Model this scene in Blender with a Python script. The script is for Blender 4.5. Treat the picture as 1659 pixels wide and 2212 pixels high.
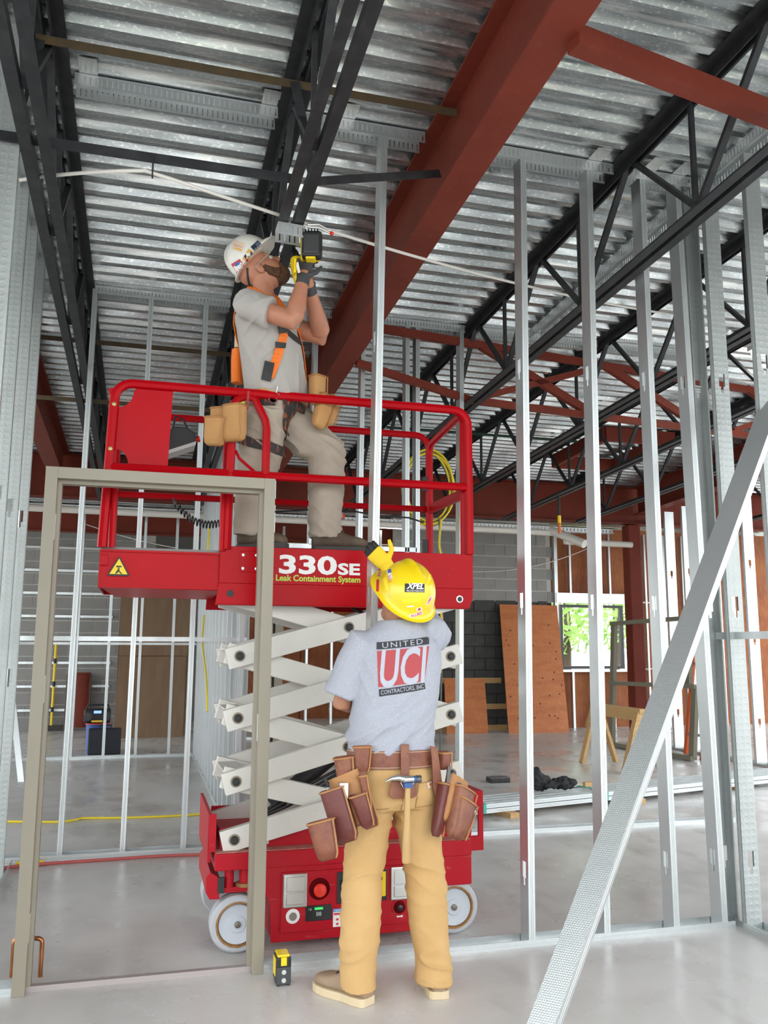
import bpy, bmesh, math, random
from mathutils import Vector, Matrix, noise as mnoise
from mathutils.bvhtree import BVHTree
random.seed(7)
for o in list(bpy.data.objects): bpy.data.objects.remove(o)
S = bpy.context.scene
COL = S.collection
V = Vector
PI = math.pi

# ---------------------------------------------------------------- camera
F_PX, YAW, PITCH, ROLL = 1865.2, .27133, .15520, .00461
fw = V((math.sin(YAW)*math.cos(PITCH), math.cos(YAW)*math.cos(PITCH), math.sin(PITCH)))
rt = V((math.cos(YAW), -math.sin(YAW), 0)); up = rt.cross(fw)
r2 = math.cos(ROLL)*rt + math.sin(ROLL)*up; u2 = -math.sin(ROLL)*rt + math.cos(ROLL)*up
cd = bpy.data.cameras.new('camera'); cam = bpy.data.objects.new('camera', cd); COL.objects.link(cam)
cd.sensor_fit = 'HORIZONTAL'; cd.sensor_width = 36; cd.lens = 36*F_PX/1659; cd.clip_end = 200
M = Matrix((r2, u2, -fw)).transposed().to_4x4(); M.translation = V((.43658, -3.99453, 1.40127))
cam.matrix_world = M
S.camera = cam

# ---------------------------------------------------------------- sky and exposure
w = bpy.data.worlds.new('overcast_sky'); S.world = w; w.use_nodes = True
nt = w.node_tree; nt.nodes.clear()
out = nt.nodes.new('ShaderNodeOutputWorld'); bg = nt.nodes.new('ShaderNodeBackground')
bg.inputs['Color'].default_value = (.93, .97, 1.0, 1); bg.inputs['Strength'].default_value = 3.2
nt.links.new(bg.outputs[0], out.inputs[0])
S.view_settings.view_transform = 'Standard'; S.view_settings.look = 'None'
S.view_settings.gamma = 1; S.view_settings.use_curve_mapping = False
S.view_settings.exposure = 0.30

# ---------------------------------------------------------------- materials
MATS = {}
def mat(name, col, rough=.5, metal=0., noise=None, bump=None, spec=None, coat=0., emit=None, alpha=None, trans=0.):
    """noise: list of (scale, colour, amount, lo, hi, stretch) laid over the base colour; bump: (scale, strength, stretch)"""
    if name in MATS: return MATS[name]
    m = bpy.data.materials.new(name); m.use_nodes = True
    n, l = m.node_tree.nodes, m.node_tree.links
    b = n['Principled BSDF']
    b.inputs['Base Color'].default_value = (*col, 1); b.inputs['Roughness'].default_value = rough
    b.inputs['Metallic'].default_value = metal
    if spec is not None: b.inputs['Specular IOR Level'].default_value = spec
    if coat: b.inputs['Coat Weight'].default_value = coat; b.inputs['Coat Roughness'].default_value = .15
    if emit: b.inputs['Emission Color'].default_value = (*col, 1); b.inputs['Emission Strength'].default_value = emit
    if trans: b.inputs['Transmission Weight'].default_value = trans
    tc = n.new('ShaderNodeTexCoord')
    def tex(scale, stretch, detail=6):
        mp = n.new('ShaderNodeMapping'); mp.inputs['Scale'].default_value = stretch or (1, 1, 1)
        l.new(tc.outputs['Object'], mp.inputs[0])
        t = n.new('ShaderNodeTexNoise'); t.inputs['Scale'].default_value = scale; t.inputs['Detail'].default_value = detail
        l.new(mp.outputs[0], t.inputs['Vector']); return t
    cur = None
    for k in (noise or []):
        sc, c2, amt, lo, hi = k[:5]; st = k[5] if len(k) > 5 else None
        t = tex(sc, st); mr = n.new('ShaderNodeMapRange')
        mr.inputs['From Min'].default_value = lo; mr.inputs['From Max'].default_value = hi; mr.inputs['To Max'].default_value = amt
        l.new(t.outputs['Fac'], mr.inputs['Value'])
        mx = n.new('ShaderNodeMix'); mx.data_type = 'RGBA'
        l.new(mr.outputs[0], mx.inputs['Factor'])
        if cur: l.new(cur, mx.inputs['A'])
        else: mx.inputs['A'].default_value = (*col, 1)
        mx.inputs['B'].default_value = (*c2, 1); cur = mx.outputs['Result']
    if cur: l.new(cur, b.inputs['Base Color'])
    if bump:
        t = tex(bump[0], bump[2] if len(bump) > 2 else None); bp = n.new('ShaderNodeBump')
        bp.inputs['Strength'].default_value = bump[1]; bp.inputs['Distance'].default_value = .01
        l.new(t.outputs['Fac'], bp.inputs['Height']); l.new(bp.outputs[0], b.inputs['Normal'])
    MATS[name] = m; return m

def rough_noise(m, scale, lo, hi, stretch=None):
    n, l = m.node_tree.nodes, m.node_tree.links
    tc = n.new('ShaderNodeTexCoord'); mp = n.new('ShaderNodeMapping'); mp.inputs['Scale'].default_value = stretch or (1, 1, 1)
    t = n.new('ShaderNodeTexNoise'); t.inputs['Scale'].default_value = scale; t.inputs['Detail'].default_value = 8
    mr = n.new('ShaderNodeMapRange'); mr.inputs['From Min'].default_value = .35; mr.inputs['From Max'].default_value = .65
    mr.inputs['To Min'].default_value = lo; mr.inputs['To Max'].default_value = hi
    l.new(tc.outputs['Object'], mp.inputs[0]); l.new(mp.outputs[0], t.inputs['Vector']); l.new(t.outputs['Fac'], mr.inputs['Value'])
    l.new(mr.outputs[0], n['Principled BSDF'].inputs['Roughness']); return m

galv = rough_noise(mat('galvanized_steel', (.66, .69, .69), .36, .8, noise=[(3, (.56, .595, .60), .6, .4, .65, (1, 1, .3)), (45, (.70, .73, .73), .4, .45, .7)]), 6, .30, .42, (1, 1, .2))
galv_emb = mat('embossed_galvanized_steel', (.47, .50, .49), .5, .7, noise=[(6, (.40, .43, .42), .5, .42, .62)])
def emboss(m):
    n, l = m.node_tree.nodes, m.node_tree.links
    tc = n.new('ShaderNodeTexCoord'); vo = n.new('ShaderNodeTexVoronoi'); vo.inputs['Scale'].default_value = 30; vo.inputs['Randomness'].default_value = 0
    mr = n.new('ShaderNodeMapRange'); mr.inputs['From Min'].default_value = .30; mr.inputs['From Max'].default_value = .42
    bp = n.new('ShaderNodeBump'); bp.inputs['Strength'].default_value = .22; bp.inputs['Distance'].default_value = .003
    l.new(tc.outputs['Object'], vo.inputs['Vector']); l.new(vo.outputs['Distance'], mr.inputs['Value'])
    l.new(mr.outputs[0], bp.inputs['Height']); l.new(bp.outputs[0], n['Principled BSDF'].inputs['Normal'])
emboss(galv_emb)
galv_kn = mat('knurled_galvanized_steel', (.64, .67, .67), .38, .8, noise=[(3, (.55, .585, .59), .6, .4, .65, (1, 1, .3))])
def knurl(m):
    n, l = m.node_tree.nodes, m.node_tree.links
    tc = n.new('ShaderNodeTexCoord'); vo = n.new('ShaderNodeTexVoronoi'); vo.inputs['Scale'].default_value = 150; vo.inputs['Randomness'].default_value = 0
    bp = n.new('ShaderNodeBump'); bp.inputs['Strength'].default_value = .5; bp.inputs['Distance'].default_value = .002
    l.new(tc.outputs['Object'], vo.inputs['Vector']); l.new(vo.outputs['Distance'], bp.inputs['Height']); l.new(bp.outputs[0], n['Principled BSDF'].inputs['Normal'])
knurl(galv_kn)
deckm = rough_noise(mat('weathered_galvanized_deck', (.46, .49, .495), .3, .85,
    noise=[(1.6, (.36, .39, .40), .7, .4, .65, (.5, 2.5, 1)), (5, (.80, .80, .77), .8, .52, .66, (.35, 5, 1)), (70, (.86, .86, .82), .65, .56, .66, (.6, 1.4, 1))]), 4, .12, .42, (.3, 4, 1))
joistm = mat('charcoal_joist_paint', (.028, .029, .032), .5, .1, spec=.3, noise=[(14, (.055, .055, .058), .6, .45, .7)], bump=(60, .08))
brownm = mat('rusty_brown_bridging', (.075, .052, .026), .6, noise=[(20, (.13, .08, .03), .6, .4, .7)])
primer = mat('red_oxide_primer', (.195, .036, .021), .55, spec=.2, noise=[(3, (.155, .030, .018), .7, .4, .65), (22, (.225, .06, .036), .45, .55, .75)])
conc = rough_noise(mat('polished_concrete', (.63, .615, .595), .3, noise=[(.6, (.47, .455, .435), .8, .44, .62), (1.9, (.68, .665, .645), .6, .45, .66, (1, 1.7, 1)), (3.2, (.42, .405, .385), .6, .52, .72, (1.6, .6, 1)), (45, (.58, .56, .54), .3, .5, .7)], bump=(30, .03)), 2.2, .20, .45)
taupe = mat('taupe_frame_paint', (.275, .245, .185), .45, noise=[(5, (.25, .225, .17), .5, .4, .65)])
block = mat('grey_concrete_block', (.30, .29, .275), .9, noise=[(3, (.25, .245, .235), .7, .4, .65), (90, (.38, .37, .35), .5, .5, .7)], bump=(120, .35))
blockd = mat('tarred_dark_block', (.045, .046, .043), .75, noise=[(6, (.065, .065, .058), .7, .4, .65)], bump=(100, .3))
mortar = mat('pale_mortar', (.55, .53, .49), .95)
liftred = mat('glossy_lift_red', (.43, .001, .006), .36, noise=[(3, (.38, .001, .005), .7, .4, .6), (130, (.62, .25, .22), .55, .70, .76)], spec=.14)
liftredd = mat('dusty_lift_red', (.42, .008, .018), .42, noise=[(4, (.45, .02, .028), .7, .42, .65), (30, (.50, .13, .12), .45, .62, .78, (.4, 1, 1.5))], spec=.16)
dustyred = mat('sawdust_on_red_ledge', (.42, .13, .105), .85, noise=[(25, (.50, .27, .21), .7, .42, .66)])
armw = mat('off_white_scissor_paint', (.68, .665, .61), .42, noise=[(6, (.62, .61, .56), .5, .45, .65), (40, (.50, .44, .34), .35, .62, .75)])
black = mat('matte_black', (.018, .018, .019), .55, noise=[(30, (.035, .035, .035), .5, .45, .7)])
blackg = mat('gloss_black', (.012, .012, .013), .25)
steel = mat('brushed_steel', (.62, .62, .60), .3, .95, noise=[(20, (.5, .5, .48), .5, .4, .65)])
rust = mat('rust', (.36, .19, .07), .85, noise=[(40, (.18, .08, .03), .7, .4, .65)])
wheelg = mat('pale_blue_grey_wheel', (.55, .585, .63), .5, noise=[(9, (.5, .535, .58), .5, .4, .65)])
tyre = mat('grey_tyre', (.46, .475, .50), .75, noise=[(20, (.40, .41, .43), .6, .4, .65)])
white = mat('white_plastic', (.80, .79, .76), .4)
whitec = mat('white_cable_jacket', (.78, .75, .70), .5)
yellow = mat('safety_yellow', (.88, .62, .01), .3)
yellowc = mat('yellow_cord', (.80, .62, .03), .45)
redc = mat('red_hose', (.42, .085, .075), .55)
copper = mat('dull_copper', (.42, .165, .065), .36, .85, noise=[(18, (.22, .08, .035), .7, .4, .65)])
pine = mat('pine_lumber', (.58, .36, .15), .6, noise=[(4, (.46, .26, .09), .7, .4, .65, (1, 14, 14)), (30, (.64, .44, .22), .4, .5, .7)])
ply = mat('orange_plywood', (.50, .16, .045), .6, noise=[(3, (.42, .115, .03), .8, .4, .62, (1, 1, 5)), (12, (.58, .24, .08), .5, .52, .7, (4, 4, .6))])
plyb = mat('brown_hardboard', (.19, .115, .060), .55, noise=[(2, (.16, .09, .045), .7, .4, .6, (5, 5, .4))])
osb = mat('rusty_orange_sheathing', (.34, .105, .030), .7, noise=[(2.2, (.22, .055, .018), .8, .4, .62), (9, (.42, .17, .05), .6, .5, .7, (3, 3, .5))])
glass = mat('clear_glazing', (1, 1, 1), .02, trans=1.0)
glass.node_tree.nodes['Principled BSDF'].inputs['IOR'].default_value = 1.02
darkin = mat('tan_roof_board', (.38, .33, .25), .85)

# ---------------------------------------------------------------- mesh helpers
class MB:
    def __init__(s): s.v = []; s.f = []; s.m = []; s.mi = 0
    def add(s, vs, fs):
        o = len(s.v); s.v += [V(a) for a in vs]; s.f += [tuple(i+o for i in f) for f in fs]; s.m += [s.mi]*len(fs); return s
    def box(s, c, d, R=None):
        c = V(c); h = V(d)*.5; vs = []
        for i in range(8):
            p = V((h.x*(1 if i & 1 else -1), h.y*(1 if i & 2 else -1), h.z*(1 if i & 4 else -1)))
            vs.append(c+(R @ p if R else p))
        return s.add(vs, [(0, 2, 3, 1), (4, 5, 7, 6), (0, 1, 5, 4), (2, 6, 7, 3), (0, 4, 6, 2), (1, 3, 7, 5)])
    def bb(s, a, b):
        a, b = V(a), V(b); return s.box((a+b)/2, (abs(b.x-a.x), abs(b.y-a.y), abs(b.z-a.z)))
    def bar(s, p0, p1, w, h, upv=(0, 0, 1)):
        return s.extrude([(-w/2, -h/2), (w/2, -h/2), (w/2, h/2), (-w/2, h/2)], p0, p1, upv)
    def frame(s, p0, p1, upv):
        z = (V(p1)-V(p0)).normalized(); u = V(upv); x = u.cross(z)
        if x.length < 1e-5: x = V((1, 0, 0)).cross(z)
        x.normalize(); return x, z.cross(x)
    def extrude(s, prof, p0, p1, upv=(0, 0, 1), hole=None):
        """prof (a,b): a along upv x dir, b along upv (perpendicular to the run)"""
        x, y = s.frame(p0, p1, upv); n = len(prof)
        vs = [V(p0)+x*a+y*b for a, b in prof]+[V(p1)+x*a+y*b for a, b in prof]
        return s.add(vs, [tuple(reversed(range(n))), tuple(range(n, 2*n))]+[(i, (i+1) % n, n+(i+1) % n, n+i) for i in range(n)])
    def tube(s, pts, r, n=10, closed=False, cap=True):
        pts = [V(p) for p in pts]; m = len(pts); rs = r if isinstance(r, (list, tuple)) else [r]*m
        rings = []; prev = None
        for i, p in enumerate(pts):
            if closed: t = pts[(i+1) % m]-pts[i-1]
            else: t = pts[min(i+1, m-1)]-pts[max(i-1, 0)]
            t.normalize()
            if prev is None:
                a = V((0, 0, 1)) if abs(t.z) < .9 else V((1, 0, 0)); x = a.cross(t).normalized()
            else:
                x = prev-t*prev.dot(t); x.normalize()
            prev = x; y = t.cross(x)
            rings.append([p+(x*math.cos(2*PI*k/n)+y*math.sin(2*PI*k/n))*rs[i] for k in range(n)])
        return s.rings(rings, closed, cap)
    def rings(s, rings, closed=False, cap=True):
        n = len(rings[0]); m = len(rings); vs = [p for r in rings for p in r]; fs = []
        for i in range(m if closed else m-1):
            a, b = i*n, ((i+1) % m)*n
            fs += [(a+k, a+(k+1) % n, b+(k+1) % n, b+k) for k in range(n)]
        if cap and not closed: fs += [tuple(reversed(range(n))), tuple(range((m-1)*n, m*n))]
        return s.add(vs, fs)
    def lathe(s, prof, c, axis=(0, 0, 1), n=24, cap=True):
        """prof: (radius, height along axis)"""
        z = V(axis).normalized(); x = (V((1, 0, 0)) if abs(z.x) < .9 else V((0, 1, 0))); x = (x-z*x.dot(z)).normalized(); y = z.cross(x)
        return s.rings([[V(c)+z*h+(x*math.cos(2*PI*k/n)+y*math.sin(2*PI*k/n))*max(r, 1e-4) for k in range(n)] for r, h in prof], cap=cap)
    def cyl(s, p0, p1, r, n=16):
        return s.tube([p0, p1], r, n)
    def poly(s, pts, thick):
        """flat polygon (3D points, ordered) with thickness vector"""
        n = len(pts); t = V(thick); vs = [V(p) for p in pts]+[V(p)+t for p in pts]
        return s.add(vs, [tuple(reversed(range(n))), tuple(range(n, 2*n))]+[(i, (i+1) % n, n+(i+1) % n, n+i) for i in range(n)])
    def sphere(s, c, r, n=12, sc=(1, 1, 1), R=None):
        rings = []
        for i in range(1, n):
            a = PI*i/n; rr = math.sin(a); z = math.cos(a); ring = []
            for k in range(2*n):
                p = V((rr*math.cos(PI*k/n)*sc[0], rr*math.sin(PI*k/n)*sc[1], z*sc[2]))*r
                ring.append(V(c)+(R @ p if R else p))
            rings.append(ring)
        return s.rings(rings)
WL = {}
def wloc(o): return WL.get(o.name, V((0, 0, 0)))
def mesh_from(mb, name, org, mats):
    me = bpy.data.meshes.new(name); me.from_pydata([p-org for p in mb.v], [], mb.f)
    for m in (mats if isinstance(mats, (list, tuple)) else [mats]): me.materials.append(m)
    if any(mb.m): me.polygons.foreach_set('material_index', mb.m)
    bm = bmesh.new(); bm.from_mesh(me); bmesh.ops.recalc_face_normals(bm, faces=bm.faces); bm.to_mesh(me); bm.free()
    return me
def smooth(o, ang=40):
    me = o.data
    for p in me.polygons: p.use_smooth = True
    try: me.set_sharp_from_angle(angle=math.radians(ang))
    except Exception: pass
    return o
def bevel(o, w=.004, seg=2):
    md = o.modifiers.new('bevel', 'BEVEL'); md.width = w; md.segments = seg; md.limit_method = 'ANGLE'; md.angle_limit = math.radians(40); return o
def part(name, mb, m, parent, sm=False, kind=None, bev=0):
    org = wloc(parent); me = mesh_from(mb, name, org, m); o = bpy.data.objects.new(name, me); COL.objects.link(o)
    o.parent = parent; WL[o.name] = org
    if sm: smooth(o)
    if bev: bevel(o, bev)
    if kind: o['kind'] = kind
    return o
def thing(name, label, cat, loc, group=None, kind=None):
    o = bpy.data.objects.new(name, None); COL.objects.link(o); o.location = loc; o.empty_display_size = .1
    WL[o.name] = V(loc); tag(o, label, cat, group, kind); return o
def tag(o, label=None, cat=None, group=None, kind=None):
    if label: o['label'] = label
    if cat: o['category'] = cat
    if group: o['group'] = group
    if kind: o['kind'] = kind
    return o
def solo(name, mb, m, label=None, cat=None, group=None, sm=False, kind=None, org=None, bev=0):
    if org is None:
        zs = min(p.z for p in mb.v); n = len(mb.v)
        org = V((sum(p.x for p in mb.v)/n, sum(p.y for p in mb.v)/n, zs))
    org = V(org); me = mesh_from(mb, name, org, m); o = bpy.data.objects.new(name, me); COL.objects.link(o)
    o.location = org; WL[o.name] = org; tag(o, label, cat, group, kind)
    if sm: smooth(o)
    if bev: bevel(o, bev)
    return o
def struct(name, mb, m, label=None, sm=False):
    return solo(name, mb, m, label=label, kind='structure', sm=sm)
def copy_tree(o, parent=None, loc=None, label=None):
    c = o.copy(); COL.objects.link(c); c.parent = parent
    if loc is not None: c.location = loc
    WL[c.name] = V(c.location) if parent is None else wloc(parent)
    if label: c['label'] = label
    for ch in o.children: copy_tree(ch, c)
    return c
def evaluated(o):
    dg = bpy.context.evaluated_depsgraph_get(); dg.update(); ev = o.evaluated_get(dg)
    return bpy.data.meshes.new_from_object(ev)
def flat_text(txt, size, font_space=1.0, shear=0., bold=0., align='CENTER'):
    """returns (verts2d, faces) of a text mesh"""
    cu = bpy.data.curves.new('t', 'FONT'); cu.body = txt; cu.size = size; cu.align_x = align; cu.align_y = 'CENTER'
    cu.space_character = font_space; cu.shear = shear; cu.offset = bold; cu.resolution_u = 3; cu.fill_mode = 'FRONT'
    o = bpy.data.objects.new('t', cu); COL.objects.link(o); bpy.context.view_layer.update()
    me = evaluated(o); vs = [v.co.copy() for v in me.vertices]; fs = [tuple(p.vertices) for p in me.polygons]
    bpy.data.objects.remove(o); bpy.data.meshes.remove(me); bpy.data.curves.remove(cu); return vs, fs
def text_mb(mb, txt, size, c, ex, ey, lift=.001, width=None, **kw):
    vs, fs = flat_text(txt, size, **kw); ex = V(ex).normalized(); ey = V(ey).normalized(); nz = ex.cross(ey)
    if width:
        w0 = max(v.x for v in vs)-min(v.x for v in vs); k = width/w0; xm = (max(v.x for v in vs)+min(v.x for v in vs))/2
        for v in vs: v.x = (v.x-xm)*k
    ym = (max(v.y for v in vs)+min(v.y for v in vs))/2
    return mb.add([V(c)+ex*v.x+ey*(v.y-ym)+nz*lift for v in vs], fs)
# ================================================================ structure
ORD = ['first', 'second', 'third', 'fourth', 'fifth', 'sixth', 'seventh', 'eighth', 'ninth', 'tenth', 'eleventh', 'twelfth', 'thirteenth', 'fourteenth']
SL = -.040
def zr(y): return 4.115+SL*y           # underside of the deck ribs
mb = MB(); mb.bb((-9, -12, -.2), (16, 15, 0)); floor = struct('floor', mb, conc, 'pale grey polished concrete slab with darker stains')
grd = mat('pale_gravel_ground', (.42, .41, .36), .95, noise=[(.8, (.32, .34, .24), .7, .4, .65)])
mb = MB(); mb.bb((-60, -60, -.5), (60, 60, -.22)); ground = struct('ground', mb, grd, 'pale gravel ground around the building')

# ---- corrugated roof deck, sheet by sheet
ceiling = thing('ceiling', 'corrugated galvanized roof deck seen from below', None, (0, 0, 4.115), kind='structure')
del ceiling['label']; ceiling['label'] = 'corrugated galvanized roof deck seen from below'
P = .1524; sheet = MB(); prof = []
for k in range(6):
    y0 = k*P
    prof += [(y0, 0), (y0+.046, 0), (y0+.066, .038), (y0+.132, .038)]
prof.append((6*P, 0)); prof.append((6*P+.03, .001))
xs = [0, 2.45, 4.9]; n = len(prof)
for x in xs: sheet.v += [V((x, a, b)) for a, b in prof]
for i in range(len(xs)-1):
    sheet.f += [(i*n+k, i*n+k+1, (i+1)*n+k+1, (i+1)*n+k) for k in range(n-1)]
sheet.m = [0]*len(sheet.f)
sheet_me = mesh_from(sheet, 'deck_sheet', V((0, 0, 0)), deckm)
for p in sheet_me.polygons: p.use_smooth = False
ceiling.rotation_euler = (math.atan(SL), 0, 0)
for i in range(-6, 15):
    for j in range(4 if i > 3 else 3):  # unseen front and near right edges cut back to let in more sky light
        o = bpy.data.objects.new('deck_sheet', sheet_me); COL.objects.link(o); o.parent = ceiling
        o.location = (-6.9+(.1 if i <= 3 else 0)+j*4.88+(0 if i <= 3 else .9 if i % 2 else 0), i*6*P, .0005*((i+j) % 2))
mb = MB(); mb.bb((-6.8, -5.4, .045), (7.85, 3.65, .12)); mb.bb((-6.8, 3.65, .045), (12.6, 13.6, .12)); rb = part('roof_board', mb, darkin, ceiling)
for v in rb.data.vertices: v.co += V((0, 0, 4.115))

# ---- steel joists
def joist(x, y0, y1, ph, label, group=None):
    t = thing('steel_joist', label, 'joist', (x, y0, zr(y0)-.66), group)
    c = MB(); g = .014; L = .062; th = .007
    def ang(mb, sx, top, y_a, y_b, zt, L):
        a, b = V((x+sx*g, y_a, zt(y_a))), V((x+sx*g, y_b, zt(y_b)))
        s = -1 if top else 1
        prof = [(0, 0), (sx*L, 0), (sx*L, s*th), (sx*th, s*th), (sx*th, s*L), (0, s*L)]
        x_, y_ = V((1, 0, 0)), V((0, 0, 1)); n = len(prof)
        vs = [a+x_*p+y_*q for p, q in prof]+[b+x_*p+y_*q for p, q in prof]
        mb.add(vs, [tuple(range(n)), tuple(range(n, 2*n))]+[(i, (i+1) % n, n+(i+1) % n, n+i) for i in range(n)])
    for sx in (-1, 1):
        ang(c, sx, True, y0, y1, zr, L)
    part('top_chord', c, joistm, t)
    c = MB()
    for sx in (-1, 1): ang(c, sx, False, y0+.25, y1-.25, lambda y: zr(y)-.655, .050)
    part('bottom_chord', c, joistm, t)
    pitch = 1.16; y = y0+ph
    zb = lambda y: zr(y)-.62
    zt = lambda y: zr(y)-.035
    while y < y1-.3:
        for a, b in ((y-pitch/2, y), (y+pitch/2, y)):
            if y0 < a < y1:
                c = MB(); c.bar((x, a, zb(a)), (x, b+(.03 if a > b else -.03), zt(b)), .024, .034, (1, 0, 0)); part('web_bar', c, joistm, t)
        if y0 < y-pitch/2:
            c = MB(); a = y-pitch/2; c.bar((x, a+.02, zb(a)), (x, a+.02, zt(a)), .02, .024, (1, 0, 0)); part('web_post', c, joistm, t)
        y += pitch
    return t
JX = [(-2.30, 'with its end hidden behind the left partition'), (-.085, 'beside the left partition, over the taupe door frame'), (1.055, 'above the worker on the lift'), (2.96, 'crossing the near partition right of the big red beam'),
      (4.17, 'second right of the big red beam'), (5.30, 'third right of the big red beam'), (6.43, 'nearest to the red column')]
for x, d in JX:
    joist(x, -5.3, 7.40, .62 if x != -.085 else .52, 'charcoal steel bar joist '+d)
for k, x in enumerate((8.75, 9.9, 11.05)):
    joist(x, 3.8, 7.40, .3, 'charcoal steel bar joist, '+ORD[k]+' beyond the red column line', 'joists beyond the column line')
# ---- red beams
def wbeam(name, p0, p1, d, bf, label, tf=.014, tw=.010):
    """p0,p1: centre of the top flange's top"""
    t = thing(name, label, 'beam', V(p0)-V((0, 0, d)))
    u = V((0, 0, 1)); x = u.cross((V(p1)-V(p0)).normalized()).normalized()
    m1 = MB(); m1.bar(V(p0)-u*tf/2, V(p1)-u*tf/2, bf, tf); part('top_flange', m1, primer, t)
    m1 = MB(); m1.bar(V(p0)-u*d/2, V(p1)-u*d/2, tw, d-2*tf+.002); part('beam_web', m1, primer, t)
    m1 = MB(); m1.bar(V(p0)-u*(d-tf/2), V(p1)-u*(d-tf/2), bf, tf); part('bottom_flange', m1, primer, t)
    return t
wbeam('steel_beam', (1.86, -5.3, zr(-5.3)-.002), (1.86, 7.40, zr(7.40)-.002), .45, .165, 'big rust-red steel beam running overhead past the worker on the lift')
wbeam('steel_beam', (-.62, 1.2, zr(1.2)-.002), (-.62, 7.40, zr(7.4)-.002), .45, .165, 'rust-red steel beam behind the left partition studs')
wbeam('steel_girder', (-4, 7.5, zr(7.5)-.002), (12.5, 7.5, zr(7.5)-.002), .56, .19, 'rust-red steel girder across the back carrying the joist ends')
wbeam('steel_beam', (7.6, -5.3, zr(-5.3)-.01), (7.6, 7.40, zr(7.4)-.01), .42, .17, 'rust-red steel beam on top of the red column line')
wbeam('steel_girder', (-4, 10.75, 3.62), (12.5, 10.75, 3.62), .40, .17, 'rust-red far girder in front of the block wall')
t = thing('steel_column', 'rust-red square steel column near the window', 'column', (7.52, 7.5, 0))
m1 = MB(); m1.bb((7.42, 7.40, .02), (7.62, 7.60, 3.24)); part('shaft', m1, primer, t, bev=.015)
m1 = MB(); m1.bb((7.36, 7.34, 0), (7.68, 7.66, .02)); part('base_plate', m1, primer, t)
# red bracing angles and truss
def angle_bar(p0, p1, s, m, label, name='bridging_angle', cat='bridging', group=None, th=.005):
    m1 = MB(); m1.extrude([(-s/2, s/2), (s/2, s/2), (s/2, s/2-th), (-s/2+th, s/2-th), (-s/2+th, -s/2), (-s/2, -s/2)], p0, p1)
    return solo(name, m1, m, label, cat, group)
def tubebar(p0, p1, w, h, m, name, label, cat):
    m1 = MB(); m1.bar(p0, p1, w, h); return solo(name, m1, m, label, cat)
tubebar((1.93, -1.305, 3.71), (3.9, -.95, 3.70), .075, .085, primer, 'brace_bar', 'rust-red square brace running from the big red beam over the near right joist', 'brace')
tubebar((1.95, -1.95, 3.75), (2.85, -1.87, 3.76), .075, .085, primer, 'brace_bar', 'rust-red square brace at the roof edge over the near right corner', 'brace')
t = thing('roof_truss', 'rust-red angle truss between the big red beam and the far right joists', 'truss', (1.95, 2.28, 3.4))
def tp(x, z): return V((x, 2.3+.136*(x-2.18), z))
m1 = MB(); m1.bar(tp(1.95, 3.89), tp(7.5, 3.86), .05, .06); part('top_chord', m1, primer, t)
m1 = MB(); m1.bar(tp(1.95, 3.58), tp(2.95, 3.40), .05, .055); m1.bar(tp(2.95, 3.40), tp(7.5, 3.42), .05, .055); part('bottom_chord', m1, primer, t)
for a, b in (((3.05, 3.88), (4.15, 3.42)), ((4.30, 3.88), (5.40, 3.42)), ((5.95, 3.88), (6.95, 3.42))):
    m1 = MB(); m1.bar(tp(*a), tp(*b), .045, .07); part('diagonal', m1, primer, t)
for a, b in (((4.25, 3.86), (3.05, 3.44)), ((6.9, 3.86), (5.75, 3.44))):
    m1 = MB(); m1.bar(tp(*a), tp(*b), .045, .05); part('diagonal', m1, primer, t)
t = thing('roof_opening_frame', 'rust-red frame around a roof opening near the far girder', 'frame', (5.45, 4.6, 3.5))
for p0, p1 in (((5.45, 4.6), (6.35, 4.6)), ((5.45, 5.9), (6.35, 5.9)), ((5.45, 4.6), (5.45, 5.9)), ((6.3, 4.6), (6.3, 5.9))):
    m1 = MB(); m1.bar((*p0, zr(p0[1])-.11), (*p1, zr(p1[1])-.11), .06, .16); part('frame_member', m1, primer, t)
# bridging
zB = lambda y: zr(y)-.62
JL = [-2.3, -.085, 1.055, 1.84]
for yb, zo, m_, nm in ((-.26, -.085, brownm, 'brown'), (3.3, -.085, brownm, 'brown')):
    angle_bar((-2.3, yb, zr(yb)+zo), (1.84, yb, zr(yb)+zo), .040, m_, 'rusty brown bridging angle high under the deck, '+('in front of the near partition' if yb < 1 else 'behind the second partition'))
angle_bar((-2.3, -.32, zB(-.32)+.012), (1.03, -.32, zB(-.32)+.012), .046, joistm, 'charcoal bridging angle holding up the white cable')
angle_bar((1.08, -.32, zB(-.32)+.012), (1.80, -.10, 3.80), .040, joistm, 'charcoal bridging angle rising from the joist to the big red beam')
angle_bar((-2.3, 3.25, zB(3.25)+.012), (1.80, 3.25, zB(3.25)+.012), .036, brownm, 'thin brown bridging angle low over the corridor')
angle_bar((-.11, -.30, zr(0)-.08), (-.2, -.30, zB(0)+.05), .045, joistm, 'short grey bridging strut on the joist by the left partition')
angle_bar((1.02, -.27, zr(0)-.07), (1.12, -.27, zB(0)+.05), .045, joistm, 'short grey bridging strut on the joist above the lift')
for yb in (5.0, ):
    for a, b in ((2.96, 4.17), (4.17, 5.3)):
        angle_bar((a, yb, zr(yb)-.1), (b, yb, zr(yb)-.1), .03, mat('dark_green_rod', (.02, .05, .03), .6), 'thin dark green bridging rod between far joists', group='dark green bridging rods')

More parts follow.
